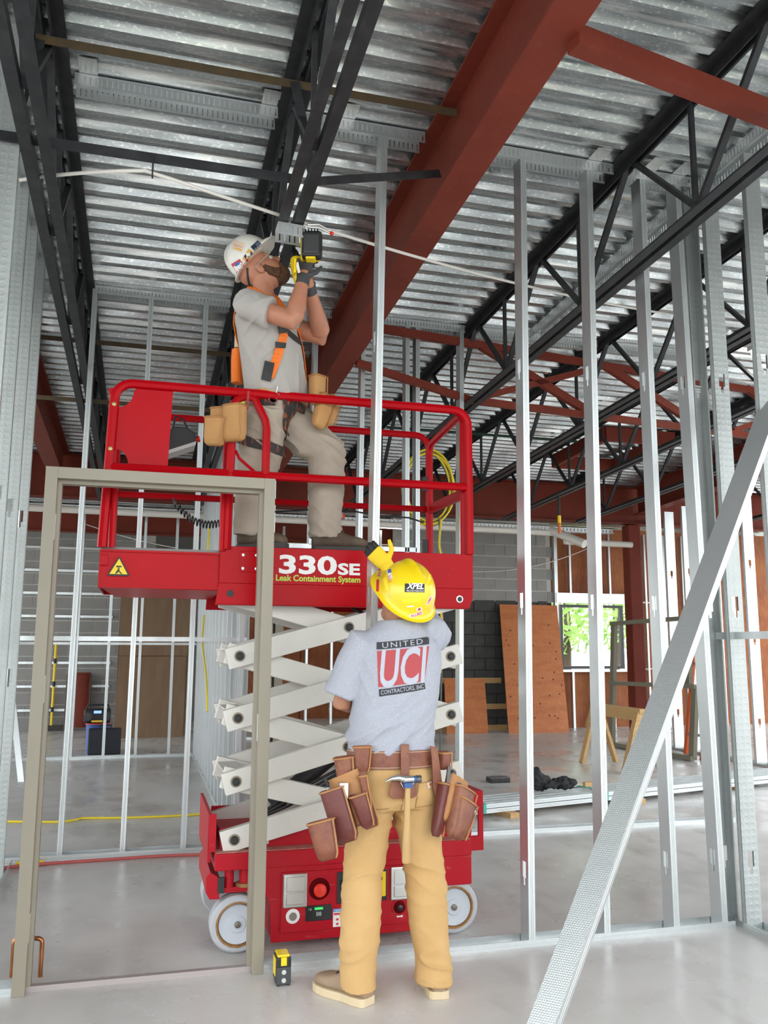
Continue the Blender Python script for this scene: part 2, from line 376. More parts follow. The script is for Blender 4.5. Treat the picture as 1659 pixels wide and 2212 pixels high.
# ---- steel framing members
def stud(p0, p1, u, v, label, group=None, w=.092, f=.034, m=None, holes=(), name='steel_stud', cat='stud'):
    """C section, p0/p1 = corner of web and front flange; u along the web, v along the flanges"""
    p0, p1, u, v = V(p0), V(p1), V(u), V(v); t = .0022; lip = .009; mb = MB()
    def ext(prof, a=0., b=1.):
        A, B = p0.lerp(p1, a), p0.lerp(p1, b); n = len(prof)
        vs = [A+u*q+v*r for q, r in prof]+[B+u*q+v*r for q, r in prof]
        mb.add(vs, [tuple(range(n)), tuple(range(n, 2*n))]+[(i, (i+1) % n, n+(i+1) % n, n+i) for i in range(n)])
    gr = lambda U, s: [(U, f), (U, f*.66), (U+s*.002, f*.62), (U, f*.58), (U, f*.42), (U+s*.002, f*.38), (U, f*.34)]
    if not holes:
        ext(gr(0, 1)+[(0, 0), (w, 0)]+gr(w, -1)[::-1]+[(w-lip, f), (w-lip, f-t), (w-2*t, f-t), (w-2*t, t), (2*t, t), (2*t, f-t), (lip, f-t), (lip, f)])
    else:
        hw = .019; c = w/2
        ext(gr(0, 1)+[(0, 0), (c-hw, 0), (c-hw, t), (2*t, t), (2*t, f-t), (lip, f-t), (lip, f)])
        ext([(c+hw, 0), (w, 0)]+gr(w, -1)[::-1]+[(w-lip, f), (w-lip, f-t), (w-2*t, f-t), (w-2*t, t), (c+hw, t)])
        L = (p1-p0).length; a = 0
        for h in holes:
            h0, h1 = (h-.055)/L, (h+.055)/L
            ext([(c-hw, 0), (c+hw, 0), (c+hw, t), (c-hw, t)], a, h0)
            ext([(c-hw, 0), (c-hw*.45, 0), (c-hw*.45, t), (c-hw, t)], h0, h0+.035/L)
            ext([(c+hw*.45, 0), (c+hw, 0), (c+hw, t), (c+hw*.45, t)], h0, h0+.035/L); a = h1
        ext([(c-hw, 0), (c+hw, 0), (c+hw, t), (c-hw, t)], a, 1)
    return solo(name, mb, m or galv, label, cat, group, org=p0)
def floor_track(p0, p1, label, w=.096, h=.032, side=1, group=None):
    """U channel lying on the floor, p0->p1 front bottom edge, extends to the left of the run * side"""
    p0, p1 = V(p0), V(p1); d = (p1-p0).normalized(); nrm = V((-d.y, d.x, 0))*side; t = .002; mb = MB(); z = V((0, 0, 1))
    o_ = .0035; w += o_; prof = [(-o_, h), (-o_, h*.55), (.0015-o_, h*.5), (-o_, h*.45), (-o_, 0), (w, 0), (w, h), (w-t, h), (w-t, t), (t+.001-o_, t), (t+.001-o_, h)]
    n = len(prof); vs = [p0+nrm*a+z*b for a, b in prof]+[p1+nrm*a+z*b for a, b in prof]
    mb.add(vs, [tuple(range(n)), tuple(range(n, 2*n))]+[(i, (i+1) % n, n+(i+1) % n, n+i) for i in range(n)])
    return solo('floor_track', mb, galv, label, 'track', group)
def slot_track(p0, p1, label, w=.096, h=.064, side=1, slots=True, group=None, name='slotted_track', step=.0254):
    """deflection track: web on top, slotted legs hanging; p0->p1 top front edge"""
    p0, p1 = V(p0), V(p1); L = (p1-p0).length; d = (p1-p0)/L; nrm = V((-d.y, d.x, 0)).normalized()*side; z = V((0, 0, 1)); t = .0018; mb = MB()
    def bx(a0, a1, b0, b1, c0, c1):   # along, across, down
        vs = [p0+d*a+nrm*b-z*c for a in (a0, a1) for b in (b0, b1) for c in (c0, c1)]
        mb.add(vs, [(0, 1, 3, 2), (4, 6, 7, 5), (0, 4, 5, 1), (2, 3, 7, 6), (0, 2, 6, 4), (1, 5, 7, 3)])
    bx(0, L, -.003, w+.003, 0, t)
    for b in (-.003, w+.003-t):
        if not slots: bx(0, L, b, b+t, t, h); continue
        bx(0, L, b, b+t, t, h*.22); bx(0, L, b, b+t, h*.82, h)
        a = 0
        while a < L:
            bx(a, min(a+step*.74, L), b, b+t, h*.22, h*.82); a += step
    return solo(name, mb, galv, label, 'track', group)

YA = .02
# near partition (the one being built)
H3 = (.32, 1.62, 2.86)
stud((2.277, YA, .002), (2.320, YA, 4.06), (0, 1, 0), (1, 0, 0), 'upright steel stud standing alone right of the worker in the yellow hard hat', holes=H3)
stud((2.677, YA, .002), (2.724, YA, 4.06), (0, 1, 0), (1, 0, 0), 'upright steel stud of the near partition passing behind the leaning brace', holes=H3)
stud((3.064, YA, .002), (3.058, YA, 4.06), (0, 1, 0), (1, 0, 0), 'upright steel stud of the near partition, next one to the corner post', holes=H3)
stud((3.345, YA, .002), (3.288, YA, 4.06), (0, 1, 0), (1, 0, 0), 'corner stud at the end of the near partition track', holes=H3)
stud((1.466, YA, .034), (1.530, YA, 4.06), (0, 1, 0), (1, 0, 0), 'steel stud gripped by the worker in the yellow hard hat', holes=(.3, 1.6, 2.9), m=galv_kn)
# corner and right wall (runs along y at x 3.45..3.54)
stud((3.40, .115, .002), (3.385, .115, 4.05), (1, 0, 0), (0, -1, 0), 'embossed corner stud just behind the near partition end', m=galv_emb, holes=H3)
stud((3.452, -.03, .002), (3.440, -.03, 4.05), (1, 0, 0), (0, 1, 0), 'embossed steel stud of the right partition nearest the corner', m=galv_emb, holes=H3)
stud((3.452, -.365, .002), (3.452, -.365, 4.05), (1, 0, 0), (0, 1, 0), 'embossed steel stud of the right partition that the brace leans on', m=galv_emb, holes=H3)
stud((3.452, -.83, .002), (3.452, -.83, 4.05), (1, 0, 0), (0, 1, 0), 'embossed steel stud of the right partition past the brace', m=galv_emb, holes=H3)
m1 = MB(); m1.bar((3.44, -.9, 1.47), (3.47, .11, 1.47), .014, .038); solo('bracing_channel', m1, galv, 'thin cold-rolled channel through the right partition studs at chest height', 'channel')
# leaning brace
b0, b1 = V((1.80, -1.05, .012)), V((3.60, -.345, 2.75)); dv = (b1-b0).normalized()
lft = V((-dv.z, 0, dv.x)).normalized(); bk = dv.cross(lft); bk = bk if bk.y > 0 else -bk
u_, v_ = (lft*.62+bk*.78), (-lft*.78+bk*.62)
stud(b0-bk*.04, b1-bk*.04, u_, v_, 'long steel stud leaning diagonally as a brace against the right partition', w=.092, f=.074, name='leaning_brace', m=galv_kn)
# tracks of the near partition
floor_track((-1.2, YA, 0), (0.0, YA, 0), 'steel floor track left of the taupe door frame')
floor_track((1.018, YA, 0), (3.42, YA, 0), 'long steel floor track of the near partition right of the door frame')
floor_track((3.45, .11, 0), (3.45, -3.0, 0), 'steel floor track of the right partition', side=1)
for a, b, d in ((.01, .985, 'between the left joist and the joist above the lift'), (1.125, 1.770, 'ending at the big red beam'), (1.95, 2.89, 'between the big red beam and the next joist'), (3.03, 3.40, 'at the right corner')):
    slot_track((a, YA, 4.108), (b, YA, 4.108), 'slotted track of the near partition '+d)
slot_track((3.44, -2.2, 4.19), (3.44, 2.3, 4.012), 'slotted deflection track of the right partition under the deck', side=-1, h=.07)
slot_track((-.245, -1.9, 4.17), (-.245, 2.3, 4.0), 'slotted deflection track of the left partition', side=1, h=.06)
for k, a in enumerate((.03, .90, 1.30, 2.73, 3.08, 3.27)):
    m1 = MB(); m1.bb((a, -.10, 4.1095), (a+.085, .06, 4.1125)); solo('hanger_plate', m1, steel, 'small flat plate over the near slotted track, '+ORD[k]+' from the left joist', 'plate', 'plates over the near slotted track')
# left partition studs (run along y, x -.30 .. -.20)
stud((-.245, -.33, .002), (-.245, -.33, 4.09), (1, 0, 0), (0, 1, 0), 'embossed steel stud at the near end of the left partition', m=galv_emb, holes=(1.2, 2.62), w=.092)
stud((-.32, -.62, .002), (-.32, -.62, 4.09), (1, 0, 0), (0, 1, 0), 'wide embossed stud doubled up at the left picture-side partition end', m=galv_emb, w=.10)
for k, y in enumerate((.5, 1.0, 1.45, 1.9)):
    stud((-.39, y, .002), (-.39, y, 4.03), (1, 0, 0), (0, 1, 0), 'embossed stud of the left partition, '+ORD[k]+' beyond the taupe door frame', group='left partition studs', m=galv_emb, holes=(1.2, 2.2))
floor_track((-.30, 2.3, 0), (-.30, .15, 0), 'steel floor track of the left partition', side=-1)
# second partition y 2.36
YB = 2.36
for k, x in enumerate((-.45, -.034, .366, .768)):
    stud((x, YB, .002), (x+.016, YB, 3.99), (0, 1, 0), (1, 0, 0), 'slim stud of the second partition seen through the door frame, '+ORD[3-k]+' from the corridor corner', group='second partition studs left of the lift')
stud((1.125, YB, .002), (1.125, YB, 3.99), (0, 1, 0), (1, 0, 0), 'steel stud at the corner of the second partition and the corridor')
stud((1.62, YB, 2.16), (1.635, YB, 3.99), (0, 1, 0), (1, 0, 0), 'short steel stud above the far door header, behind the worker on the lift')
stud((2.00, YB, 2.16), (2.015, YB, 3.99), (0, 1, 0), (1, 0, 0), 'short steel stud above the far door header, behind the held stud')
stud((2.37, YB, .002), (2.38, YB, 3.99), (0, 1, 0), (1, 0, 0), 'steel jamb stud of the far door opening, against the taupe frame', group='far door jamb stud pair')
stud((2.49, YB, .002), (2.50, YB, 3.99), (0, 1, 0), (-1, 0, 0), 'steel jamb stud of the far door opening, backing the one against the frame', group='far door jamb stud pair')
stud((2.80, YB, .002), (2.845, YB, 3.99), (0, 1, 0), (1, 0, 0), 'steel stud of the second partition right of the lift rails')
stud((1.36, YB, .002), (1.365, YB, 3.99), (0, 1, 0), (-1, 0, 0), 'steel jamb stud of the far door opening on the corridor side')
floor_track((-.5, YB, 0), (1.2, YB, 0), 'steel floor track of the second partition seen through the door frame')
floor_track((2.48, YB, 0), (5.2, YB-.02, 0), 'steel floor track of the second partition right of the lift')
for a, b, d in ((-.5, -.2, 'left of the left joist'), (0.0, .98, 'over the corridor mouth'), (1.13, 1.77, 'left of the big red beam'), (1.95, 2.89, 'right of the big red beam'), (3.05, 4.1, 'beyond the near corner'), (4.24, 5.2, 'past the second joist')):
    slot_track((a, YB, 4.018), (b, YB, 4.018), 'slotted deflection track of the second partition '+d)
m1 = MB(); m1.extrude([(-.048, 0), (.048, 0), (.048, .035), (-.048, .035)], (1.37, YB+.048, 2.13), (2.47, YB+.048, 2.13)); solo('header_track', m1, galv, 'steel header track over the far taupe door frame', 'track')
m1 = MB(); m1.bar((-.5, YB+.05, 1.45), (1.15, YB+.05, 1.45), .012, .032); solo('bracing_channel', m1, galv, 'thin bracing channel through the second partition studs', 'channel')
# corridor wall x 1.145
for k in range(13):
    y = 2.75+.406*k
    if y < 7.7: stud((1.145, y, .002), (1.145, y, zr(y)-.02), (1, 0, 0), (0, -1, 0), 'steel stud in the tight corridor wall row, '+ORD[k]+' from the second partition', group='corridor wall studs')
floor_track((1.145, 2.45, 0), (1.145, 7.7, 0), 'steel floor track of the corridor wall', side=-1)
m1 = MB(); m1.bar((1.19, 2.4, 1.45), (1.19, 7.7, 1.45), .012, .034); solo('bracing_channel', m1, galv, 'thin bracing channel through the corridor wall studs', 'channel')
# third partition y 7.75
YC = 7.75
for k, x in enumerate((-1.15, -.76, -.36, .03, .42, .83)):
    stud((x, YC, .002), (x, YC, 3.10), (0, 1, 0), (1, 0, 0), 'distant slim stud of the third partition, '+ORD[5-k]+' from the corridor wall', group='third partition studs')
floor_track((-1.2, YC, 0), (1.15, YC, 0), 'distant steel floor track of the third partition')
slot_track((-2.0, 7.62, 3.19), (7.3, 7.62, 3.19), 'slotted track hung under the back girder', step=.06, h=.07)
m1 = MB(); m1.bar((-1.2, YC+.05, 1.43), (1.15, YC+.05, 1.43), .012, .03); solo('bracing_channel', m1, galv, 'distant bracing channel through the third partition', 'channel')
# left corridor side studs beyond
for k, y in enumerate((3.2, 3.8, 4.4, 5.0, 5.6, 6.2, 6.8, 7.3)):
    stud((-1.16, y, .002), (-1.16, y, zr(y)-.03), (1, 0, 0), (0, 1, 0), 'embossed stud of the far left side wall, '+ORD[7-k]+' from the third partition', group='far left side wall studs', m=galv_emb)
stud((-.72, 5.95, .002), (-1.08, 6.3, 1.9), (1, 0, 0), (0, 1, 0), 'steel stud leaning in the far left corner', w=.06, name='leaning_stud')
# right partition x 7.7
for k in range(9):
    y = 7.3-.42*k
    stud((7.70, y, .002), (7.70, y, zr(y)-.47), (1, 0, 0), (0, 1, 0), 'bright steel stud of the partition by the red column, '+ORD[k]+' from the column', group='partition studs right of the red column', w=.15, f=.04, holes=(.5, 1.5, 2.45))
floor_track((7.70, 7.5, 0), (7.70, 3.4, 0), 'steel floor track of the partition right of the red column', side=1, w=.155)
# ---- taupe door frames
def door_frame(x0, y0, W, H, label, name='door_frame', face=.051, depth=.145, yfront=None):
    t = thing(name, label, 'door frame', (x0, y0, 0)); t.name = name; x1 = x0+W; d = depth
    def jamb(xa, s, nm):
        # profile in plan: face, return, rabbet, stop
        prof = [(0, 0), (face, 0), (face, .048), (face+.016, .050), (face+.016, .098), (face, .100), (face, d), (0, d), (0, d-.012), (face-.014, d-.012), (face-.014, .012), (0, .012)]
        m1 = MB(); n = len(prof); vs = [V((xa+s*a, y0+b, z)) for z in (0, H) for a, b in prof]
        m1.add(vs, [tuple(range(n)), tuple(range(n, 2*n))]+[(i, (i+1) % n, n+(i+1) % n, n+i) for i in range(n)])
        return part(nm, m1, taupe, t, bev=.0015)
    j1 = jamb(x0, 1, 'jamb'); j2 = jamb(x1, -1, 'jamb')
    prof = [(0, 0), (0, -face), (.048, -face), (.050, -face-.016), (.098, -face-.016), (.100, -face), (d, -face), (d, 0), (d-.012, 0), (d-.012, -face+.014), (.012, -face+.014), (.012, 0)]
    m1 = MB(); n = len(prof); vs = [V((x, y0+a, H+b)) for x in (x0+face, x1-face) for a, b in prof]
    m1.add(vs, [tuple(range(n)), tuple(range(n, 2*n))]+[(i, (i+1) % n, n+(i+1) % n, n+i) for i in range(n)]); part('head', m1, taupe, t, bev=.0015)
    return t, j1, j2
df, j1, j2 = door_frame(0, 0, 1.016, 2.184, 'taupe hollow metal door frame standing empty in the near partition')
m1 = MB()
for z in (1.86, 1.16, .20): m1.bb((.0505, .006, z), (.0525, .046, z+.115))
part('hinge_plate', m1, mat('bare_hinge_plate', (.55, .52, .45), .4, .3), j1)
m1 = MB(); m1.bb((.9625, .010, .98), (.9655, .040, 1.10)); part('strike_plate', m1, mat('bare_hinge_plate', (.5, .5, .5)), j2)
m1 = MB(); m1.bb((.05, .045, 0), (.965, .075, .022)); solo('spreader_bar', m1, mat('dull_spreader_steel', (.42, .37, .36), .5, .4), 'thin steel spreader bar on the floor between the door jambs', 'bar')
door_frame(1.38, YB-.03, 1.0, 2.12, 'far taupe door frame behind the scissor lift')
# ---- block walls: every block of the visible faces is a piece
def block_wall(name, x0, x1, y, z0, z1, mb_, mm, label, bw=.405, bh=.203, cut=300):
    m1 = MB(); m1.bb((x0, y+.012, z0), (x1, y+.2, z1)); wl = struct(name, m1, mm, label)
    g = .017; full = MB(); full.bb((0, 0, 0), (bw-g, .03, bh-g)); me_f = mesh_from(full, 'block', V((0, 0, 0)), mb_)
    half = MB(); half.bb((0, 0, 0), (bw/2-g, .03, bh-g)); me_h = mesh_from(half, 'block', V((0, 0, 0)), mb_)
    cnt = 0; rest = MB(); r = 0; z = z0
    while z < z1-.05:
        x = x0-(bw/2 if r % 2 else 0)
        while x < x1-.05:
            xa, me_ = (x, me_f)
            if x < x0: xa, me_ = (x0, me_h)
            elif x+bw > x1+.01: me_ = me_h
            if cnt < cut:
                o = bpy.data.objects.new('block', me_); COL.objects.link(o); o.parent = wl
                o.location = V((xa+g/2, y+random.uniform(-.002, .002), z+g/2))-wloc(wl); cnt += 1
            else: rest.bb((xa+g/2, y, z+g/2), (xa+bw-g/2, y+.03, z+bh-g/2))
            x += bw
        z += bh; r += 1
    if rest.v: part('block_remainder', rest, mb_, wl, kind='stuff')
    return wl
block_wall('wall_back_left', -3.2, .62, 12., 1.83, 3.9, block, mortar, 'light grey concrete block wall at the back left')
block_wall('wall_back_left_lower', -3.2, .62, 12., 0, 1.83, block, mortar, 'grey concrete block wall, lower courses')
block_wall('wall_back_center', 4.6, 7.52, 10.2, 2.2, 3.65, block, mortar, 'light grey concrete block wall above the dark tarred courses')
block_wall('wall_back_center_lower', 4.4, 7.52, 10.2, 0, 2.2, blockd, mat('dark_mortar', (.03, .03, .03), .9), 'black tarred concrete block wall behind the plywood')
# sheathed window wall at the back right, built of panels around a window
wallbr = thing('wall_back_right', 'orange sheathing boards behind steel studs around the window', None, (7.5, 10.3, 0), kind='structure')
for a, b, c, d in ((7.54, 8.76, 0, 1.02), (8.77, 9.99, 0, 1.02), (7.54, 8.76, 2.25, 3.6), (8.77, 9.99, 2.25, 3.6), (10.0, 11.22, 0, 3.6), (11.23, 12.45, 0, 3.6), (9.2, 9.99, 1.03, 2.24)):
    m1 = MB(); m1.bb((a, 10.3, c), (b, 10.32, d)); part('sheathing_board', m1, osb, wallbr)
win = thing('window_1', 'dark framed window with foliage outside', None, (7.75, 10.3, 1.05), kind='structure')
dkf = mat('dark_window_frame', (.03, .03, .032), .4)
for a, b in (((7.72, 10.28, 1.03), (9.0, 10.34, 1.08)), ((7.72, 10.28, 2.13), (9.0, 10.34, 2.18)), ((7.72, 10.28, 1.08), (7.77, 10.34, 2.13)), ((8.93, 10.28, 1.08), (9.0, 10.34, 2.13)), ((8.36, 10.28, 1.08), (8.40, 10.34, 2.13))):
    m1 = MB(); m1.bb(a, b); part('frame_member', m1, dkf, win)
for a, b in ((7.77, 8.36), (8.40, 8.93)):
    m1 = MB(); m1.bb((a, 10.308, 1.08), (b, 10.312, 2.13)); part('pane', m1, glass, win)
m1 = MB(); m1.bb((7.58, 10.12, 2.20), (9.3, 10.26, 2.38)); solo('window_header', m1, galv, 'pale steel box header above the window', 'header')
m1 = MB(); m1.bb((7.58, 10.12, .98), (9.3, 10.26, 1.02)); solo('window_sill_track', m1, galv, 'steel sill track under the window', 'track')
for k, x in enumerate((7.64, 7.86, 8.26, 8.66)):
    stud((x, 10.14, .002), (x, 10.14, .98), (0, 1, 0), (1, 0, 0), 'short steel stud under the window, '+ORD[k]+' from the block wall', group='short studs under the window', f=.04)
    if x > 7.7: stud((x, 10.14, 2.38), (x, 10.14, 3.55), (0, 1, 0), (1, 0, 0), 'short steel stud above the window header, '+ORD[k-1]+' from the block wall', group='short studs above the window')
stud((7.56, 10.14, .002), (7.56, 10.14, 3.4), (0, 1, 0), (1, 0, 0), 'full height jamb stud left of the window', f=.06)
for k, x in enumerate((9.4, 9.8, 10.2, 10.6, 11.0)):
    stud((x, 10.14, .002), (x, 10.14, 3.5), (0, 1, 0), (1, 0, 0), 'far steel stud before the orange sheathing, '+ORD[k]+' past the window', group='far studs before the orange sheathing')
m1 = MB(); m1.bb((-4.2, 13.6, 0), (5.2, 13.8, 3.6)); struct('wall_far', m1, block, 'grey far wall behind the rooms')


for k in range(7):
    stud((1.75+.40*k, 9.6, .002), (1.75+.40*k, 9.6, 3.3), (0, 1, 0), (1, 0, 0), 'far steel stud glimpsed between the scissor arms, '+ORD[6-k]+' from the tarred wall', group='far studs behind the scissor arms', holes=(.4, 1.5, 2.4))
floor_track((1.7, 9.6, 0), (4.4, 9.6, 0), 'far steel floor track behind the scissor arms')
wallfm = thing('wall_far_middle', 'orange sheathing far behind the scissor lift', None, (2.0, 13.2, 0), kind='structure')
for a, b in ((2.3, 3.5), (3.52, 4.72), (4.74, 5.94)):
    m1 = MB(); m1.bb((a, 13.2, 0), (b, 13.22, 3.5)); part('sheathing_board', m1, osb, wallfm)
# ================================================================ scissor lift
lift = thing('scissor_lift', 'red scissor lift with off-white scissor arms and a railed platform', 'scissor lift', (1.45, .6, 0))
Yf, Yr = .26, .96
def arc(c, r, a0, a1, n, ax, ay):
    c, ax, ay = V(c), V(ax), V(ay)
    return [c+ax*(r*math.cos(a0+(a1-a0)*i/n))+ay*(r*math.sin(a0+(a1-a0)*i/n)) for i in range(n+1)]
X3, Y3, Z3 = V((1, 0, 0)), V((0, 1, 0)), V((0, 0, 1))
# base
m1 = MB(); m1.bb((1.085, Yf+.004, .045), (1.845, Yr-.004, .40)); part('chassis_body', m1, liftredd, lift, bev=.008)
m1 = MB(); m1.poly([(1.085, Yf, .04), (1.845, Yf, .04), (1.845, Yf, .38), (1.03, Yf, .38), (1.03, Yf, .30), (1.075, Yf, .22)], (0, .02, 0)); fr = part('side_skirt', m1, liftredd, lift, bev=.003)
m1 = MB(); m1.bb((.815, Yf-.004, .372), (2.085, Yr+.004, .448)); m1.mi = 0; part('chassis_beam', m1, liftredd, lift, bev=.006)
m1 = MB(); m1.bb((.818, Yf+.002, .449), (2.08, .345, .4525)); part('dusty_ledge', m1, dustyred, lift)
m1 = MB(); m1.bb((.84, .345, .45), (2.03, .360, .545)); m1.bb((.84, .86, .45), (2.03, .875, .56)); rail_o = part('upper_rail', m1, liftredd, lift, bev=.003)
m1 = MB(); m1.bb((1.845, Yf, .235), (2.085, Yr, .375)); part('wheel_guard', m1, liftredd, lift, bev=.006)
m1 = MB(); m1.poly([(.79, .30, .45), (.82, .30, .45), (.82, .30, .62), (.785, .30, .62)], (0, .02, 0)); m1.bb((.785, .32, .40), (.80, .92, .62)); part('end_plate', m1, liftredd, lift)
m1 = MB(); m1.poly([(.782, .30, .27), (.80, .30, .24), (.845, .30, .24), (.845, .30, .33), (.80, .30, .36), (.782, .30, .34)], (0, .50, 0)); part('bumper_guard', m1, liftredd, lift)
m1 = MB(); m1.bb((.86, .31, .262), (1.01, .40, .285)); m1.cyl((.89, .33, .285), (.89, .33, .372), .022); m1.cyl((.965, .33, .28), (.965, .33, .372), .028); kp = part('steering_knuckle', m1, liftredd, lift)
m1 = MB(); m1.lathe([(.042, 0), (.042, .016)], (.965, .33, .285), n=20); part('bearing_ring', m1, rust, kp)
m1 = MB(); m1.bb((.835, .295, .265), (.865, .31, .335)); 
part('steering_plate', m1, black, kp)
# ladder bracket on the right end
m1 = MB(); o = [(2.035, .675), (2.165, .675), (2.165, .385), (2.065, .385), (2.055, .52)]; i = [(2.11, .605), (2.140, .605), (2.140, .455), (2.098, .455)]
y = .30
def ringpoly(outer, inner, y, t, mb):
    # split the outer outline around one hole
    O = [V((a, y, b)) for a, b in outer]; I = [V((a, y, b)) for a, b in inner]
    n, m_ = len(O), len(I); vs = O+I+[p+V((0, t, 0)) for p in O+I]; k = n+m_; fs = []
    bm = bmesh.new(); bv = [bm.verts.new(p) for p in O+I]
    es = [bm.edges.new((bv[a], bv[(a+1) % n])) for a in range(n)]+[bm.edges.new((bv[n+a], bv[n+(a+1) % m_])) for a in range(m_)]
    bmesh.ops.triangle_fill(bm, edges=es, use_beauty=True, normal=V((0, -1, 0)))
    bm.verts.index_update()
    for f in bm.faces:
        ids = [v.index for v in f.verts]; fs.append(tuple(ids)); fs.append(tuple(reversed([q+k for q in ids])))
    bm.free()
    for a in range(n): fs.append((a, (a+1) % n, k+(a+1) % n, k+a))
    for a in range(m_): fs.append((n+a, n+(a+1) % m_, k+n+(a+1) % m_, k+n+a))
    mb.add(vs, fs)
ringpoly(o, i, y, .016, m1); ringpoly(o, i, .84, .016, m1)
m1.bb((2.04, .316, .655), (2.165, .84, .675)); part('step_bracket', m1, liftredd, lift)
# front panel pieces
m1 = MB(); m1.bb((1.125, Yf-.012, .082), (1.815, Yf, .350)); pan = part('service_panel', m1, liftredd, lift, bev=.003)
def fy(d): return Yf-.012-d
for cx in (1.19, 1.715):
    m1 = MB(); m1.bb((cx-.058, fy(.010), .192), (cx+.058, fy(0), .345)); lt = part('paddle_latch', m1, steel, pan, bev=.006)
    m1 = MB(); m1.bb((cx-.042, fy(.0135), .265), (cx+.042, fy(.009), .330)); m1.bb((cx-.042, fy(.0155), .208), (cx+.042, fy(.009), .258)); part('latch_paddle', m1, mat('satin_latch', (.55, .55, .52), .35, .9), pan, bev=.003)
m1 = MB(); m1.lathe([(.060, 0), (.060, .003), (.052, .003), (.046, -.006)], (1.307, fy(0), .268), (0, -1, 0), 28); part('stop_recess', m1, liftredd, pan, sm=True)
m1 = MB(); m1.lathe([(.012, 0), (.018, .012), (.030, .016), (.031, .026), (.026, .032), (.001, .034)], (1.307, fy(0), .266), (0, -1, 0), 24); part('emergency_stop_button', m1, mat('bright_button_red', (.78, .035, .02), .25), pan, sm=True)
m1 = MB(); m1.lathe([(.033, 0), (.033, .004), (.021, .005), (.020, .008), (.001, .008)], (1.182, fy(0), .155), (0, -1, 0), 24); ol = part('power_outlet', m1, white, pan)
m1 = MB(); m1.lathe([(.018, 0), (.018, .003)], (1.182, fy(.0075), .155), (0, -1, 0), 20); part('outlet_face', m1, mat('worn_outlet_face', (.22, .19, .16), .7), pan)
m1 = MB(); m1.bb((1.242, fy(.006), .127), (1.368, fy(0), .196)); dp = part('battery_display', m1, blackg, pan, bev=.003)
m1 = MB(); text_mb(m1, '88', .026, (1.305, fy(.0063), .158), X3, Z3); text_mb(m1, '1.8', .013, (1.262, fy(.0063), .180), X3, Z3); part('display_digits', m1, mat('pale_digit', (.55, .6, .6), .4), pan)
m1 = MB(); m1.bb((1.285, fy(.0064), .176), (1.325, fy(.006), .187)); part('display_bar', m1, mat('green_led', (.05, .55, .12), .4, emit=.6), pan)
m1 = MB(); m1.bb((1.392, fy(.004), .195), (1.640, fy(0), .338)); cp = part('control_panel', m1, blackg, pan, bev=.004)
m1 = MB(); m1.bb((1.575, fy(.012), .215), (1.632, fy(.004), .330)); part('yellow_switch_plate', m1, yellow, pan, bev=.004)
for q_ in range(3):
    m1 = MB()
    if q_ < 2: m1.cyl((1.60, fy(.004), .30-.055*q_), (1.60, fy(.02), .30-.055*q_), .012-.006*q_)
    else: m1.bb((1.41, fy(.014), .26), (1.445, fy(.004), .30))
    part('toggle_switch', m1, black, pan)
m1 = MB(); m1.lathe([(.038, 0), (.038, .003), (.032, .003), (.026, -.004)], (1.703, fy(0), .157), (0, -1, 0), 24); part('key_recess', m1, liftredd, pan)
m1 = MB(); m1.lathe([(.014, 0), (.014, .016), (.005, .018)], (1.703, fy(0), .157), (0, -1, 0), 16); part('key_switch', m1, blackg, pan)
sg = mat('sticker_white', (.80, .79, .76), .5)
m1 = MB(); m1.bb((1.375, fy(.002), .062+.03), (1.44, fy(0), .165)); n1 = part('notice_sticker', m1, sg, pan)
m1 = MB(); m1.bb((1.375, fy(.0026), .158), (1.44, fy(.002), .173)); part('sticker_band', m1, mat('sticker_blue', (.10, .32, .62), .5), pan)
m1 = MB(); text_mb(m1, 'NOTICE', .012, (1.407, fy(.003), .1655), X3, Z3); part('sticker_text', m1, sg, pan)
m1 = MB(); m1.bb((1.378, fy(.0026), .145), (1.437, fy(.002), .154)); m1.bb((1.39, fy(.0026), .12), (1.402, fy(.002), .13)); m1.bb((1.39, fy(.0026), .10), (1.402, fy(.002), .11)); part('sticker_mark', m1, mat('sticker_red', (.6, .04, .05), .5), pan)
m1 = MB(); m1.bb((1.69, fy(.0015), .112), (1.72, fy(0), .124)); part('paint_chip', m1, sg, pan)
m1 = MB(); m1.bb((.965, .3415, .465), (1.075, .345, .535)); ws = part('warning_sticker', m1, sg, lift)
m1 = MB(); m1.bb((.965, .3405, .523), (1.075, .3415, .537)); part('sticker_band', m1, mat('sticker_orange', (.85, .38, .02), .5), ws)
m1 = MB(); text_mb(m1, 'WARNING', .011, (1.01, .3405, .530), X3, Z3); part('sticker_text', m1, black, ws)
m1 = MB(); m1.bb((1.86, Yf-.0015, .31), (1.90, Yf, .372)); part('warning_sticker', m1, sg, lift)
m1 = MB(); m1.bb((1.86, Yf-.0025, .362), (1.90, Yf, .375)); part('sticker_band', m1, mat('sticker_orange', (.85, .4, .02)), lift)
m1 = MB(); m1.cyl((.915, .3445, .500), (.915, .340, .500), .017); part('lift_hole', m1, black, lift)
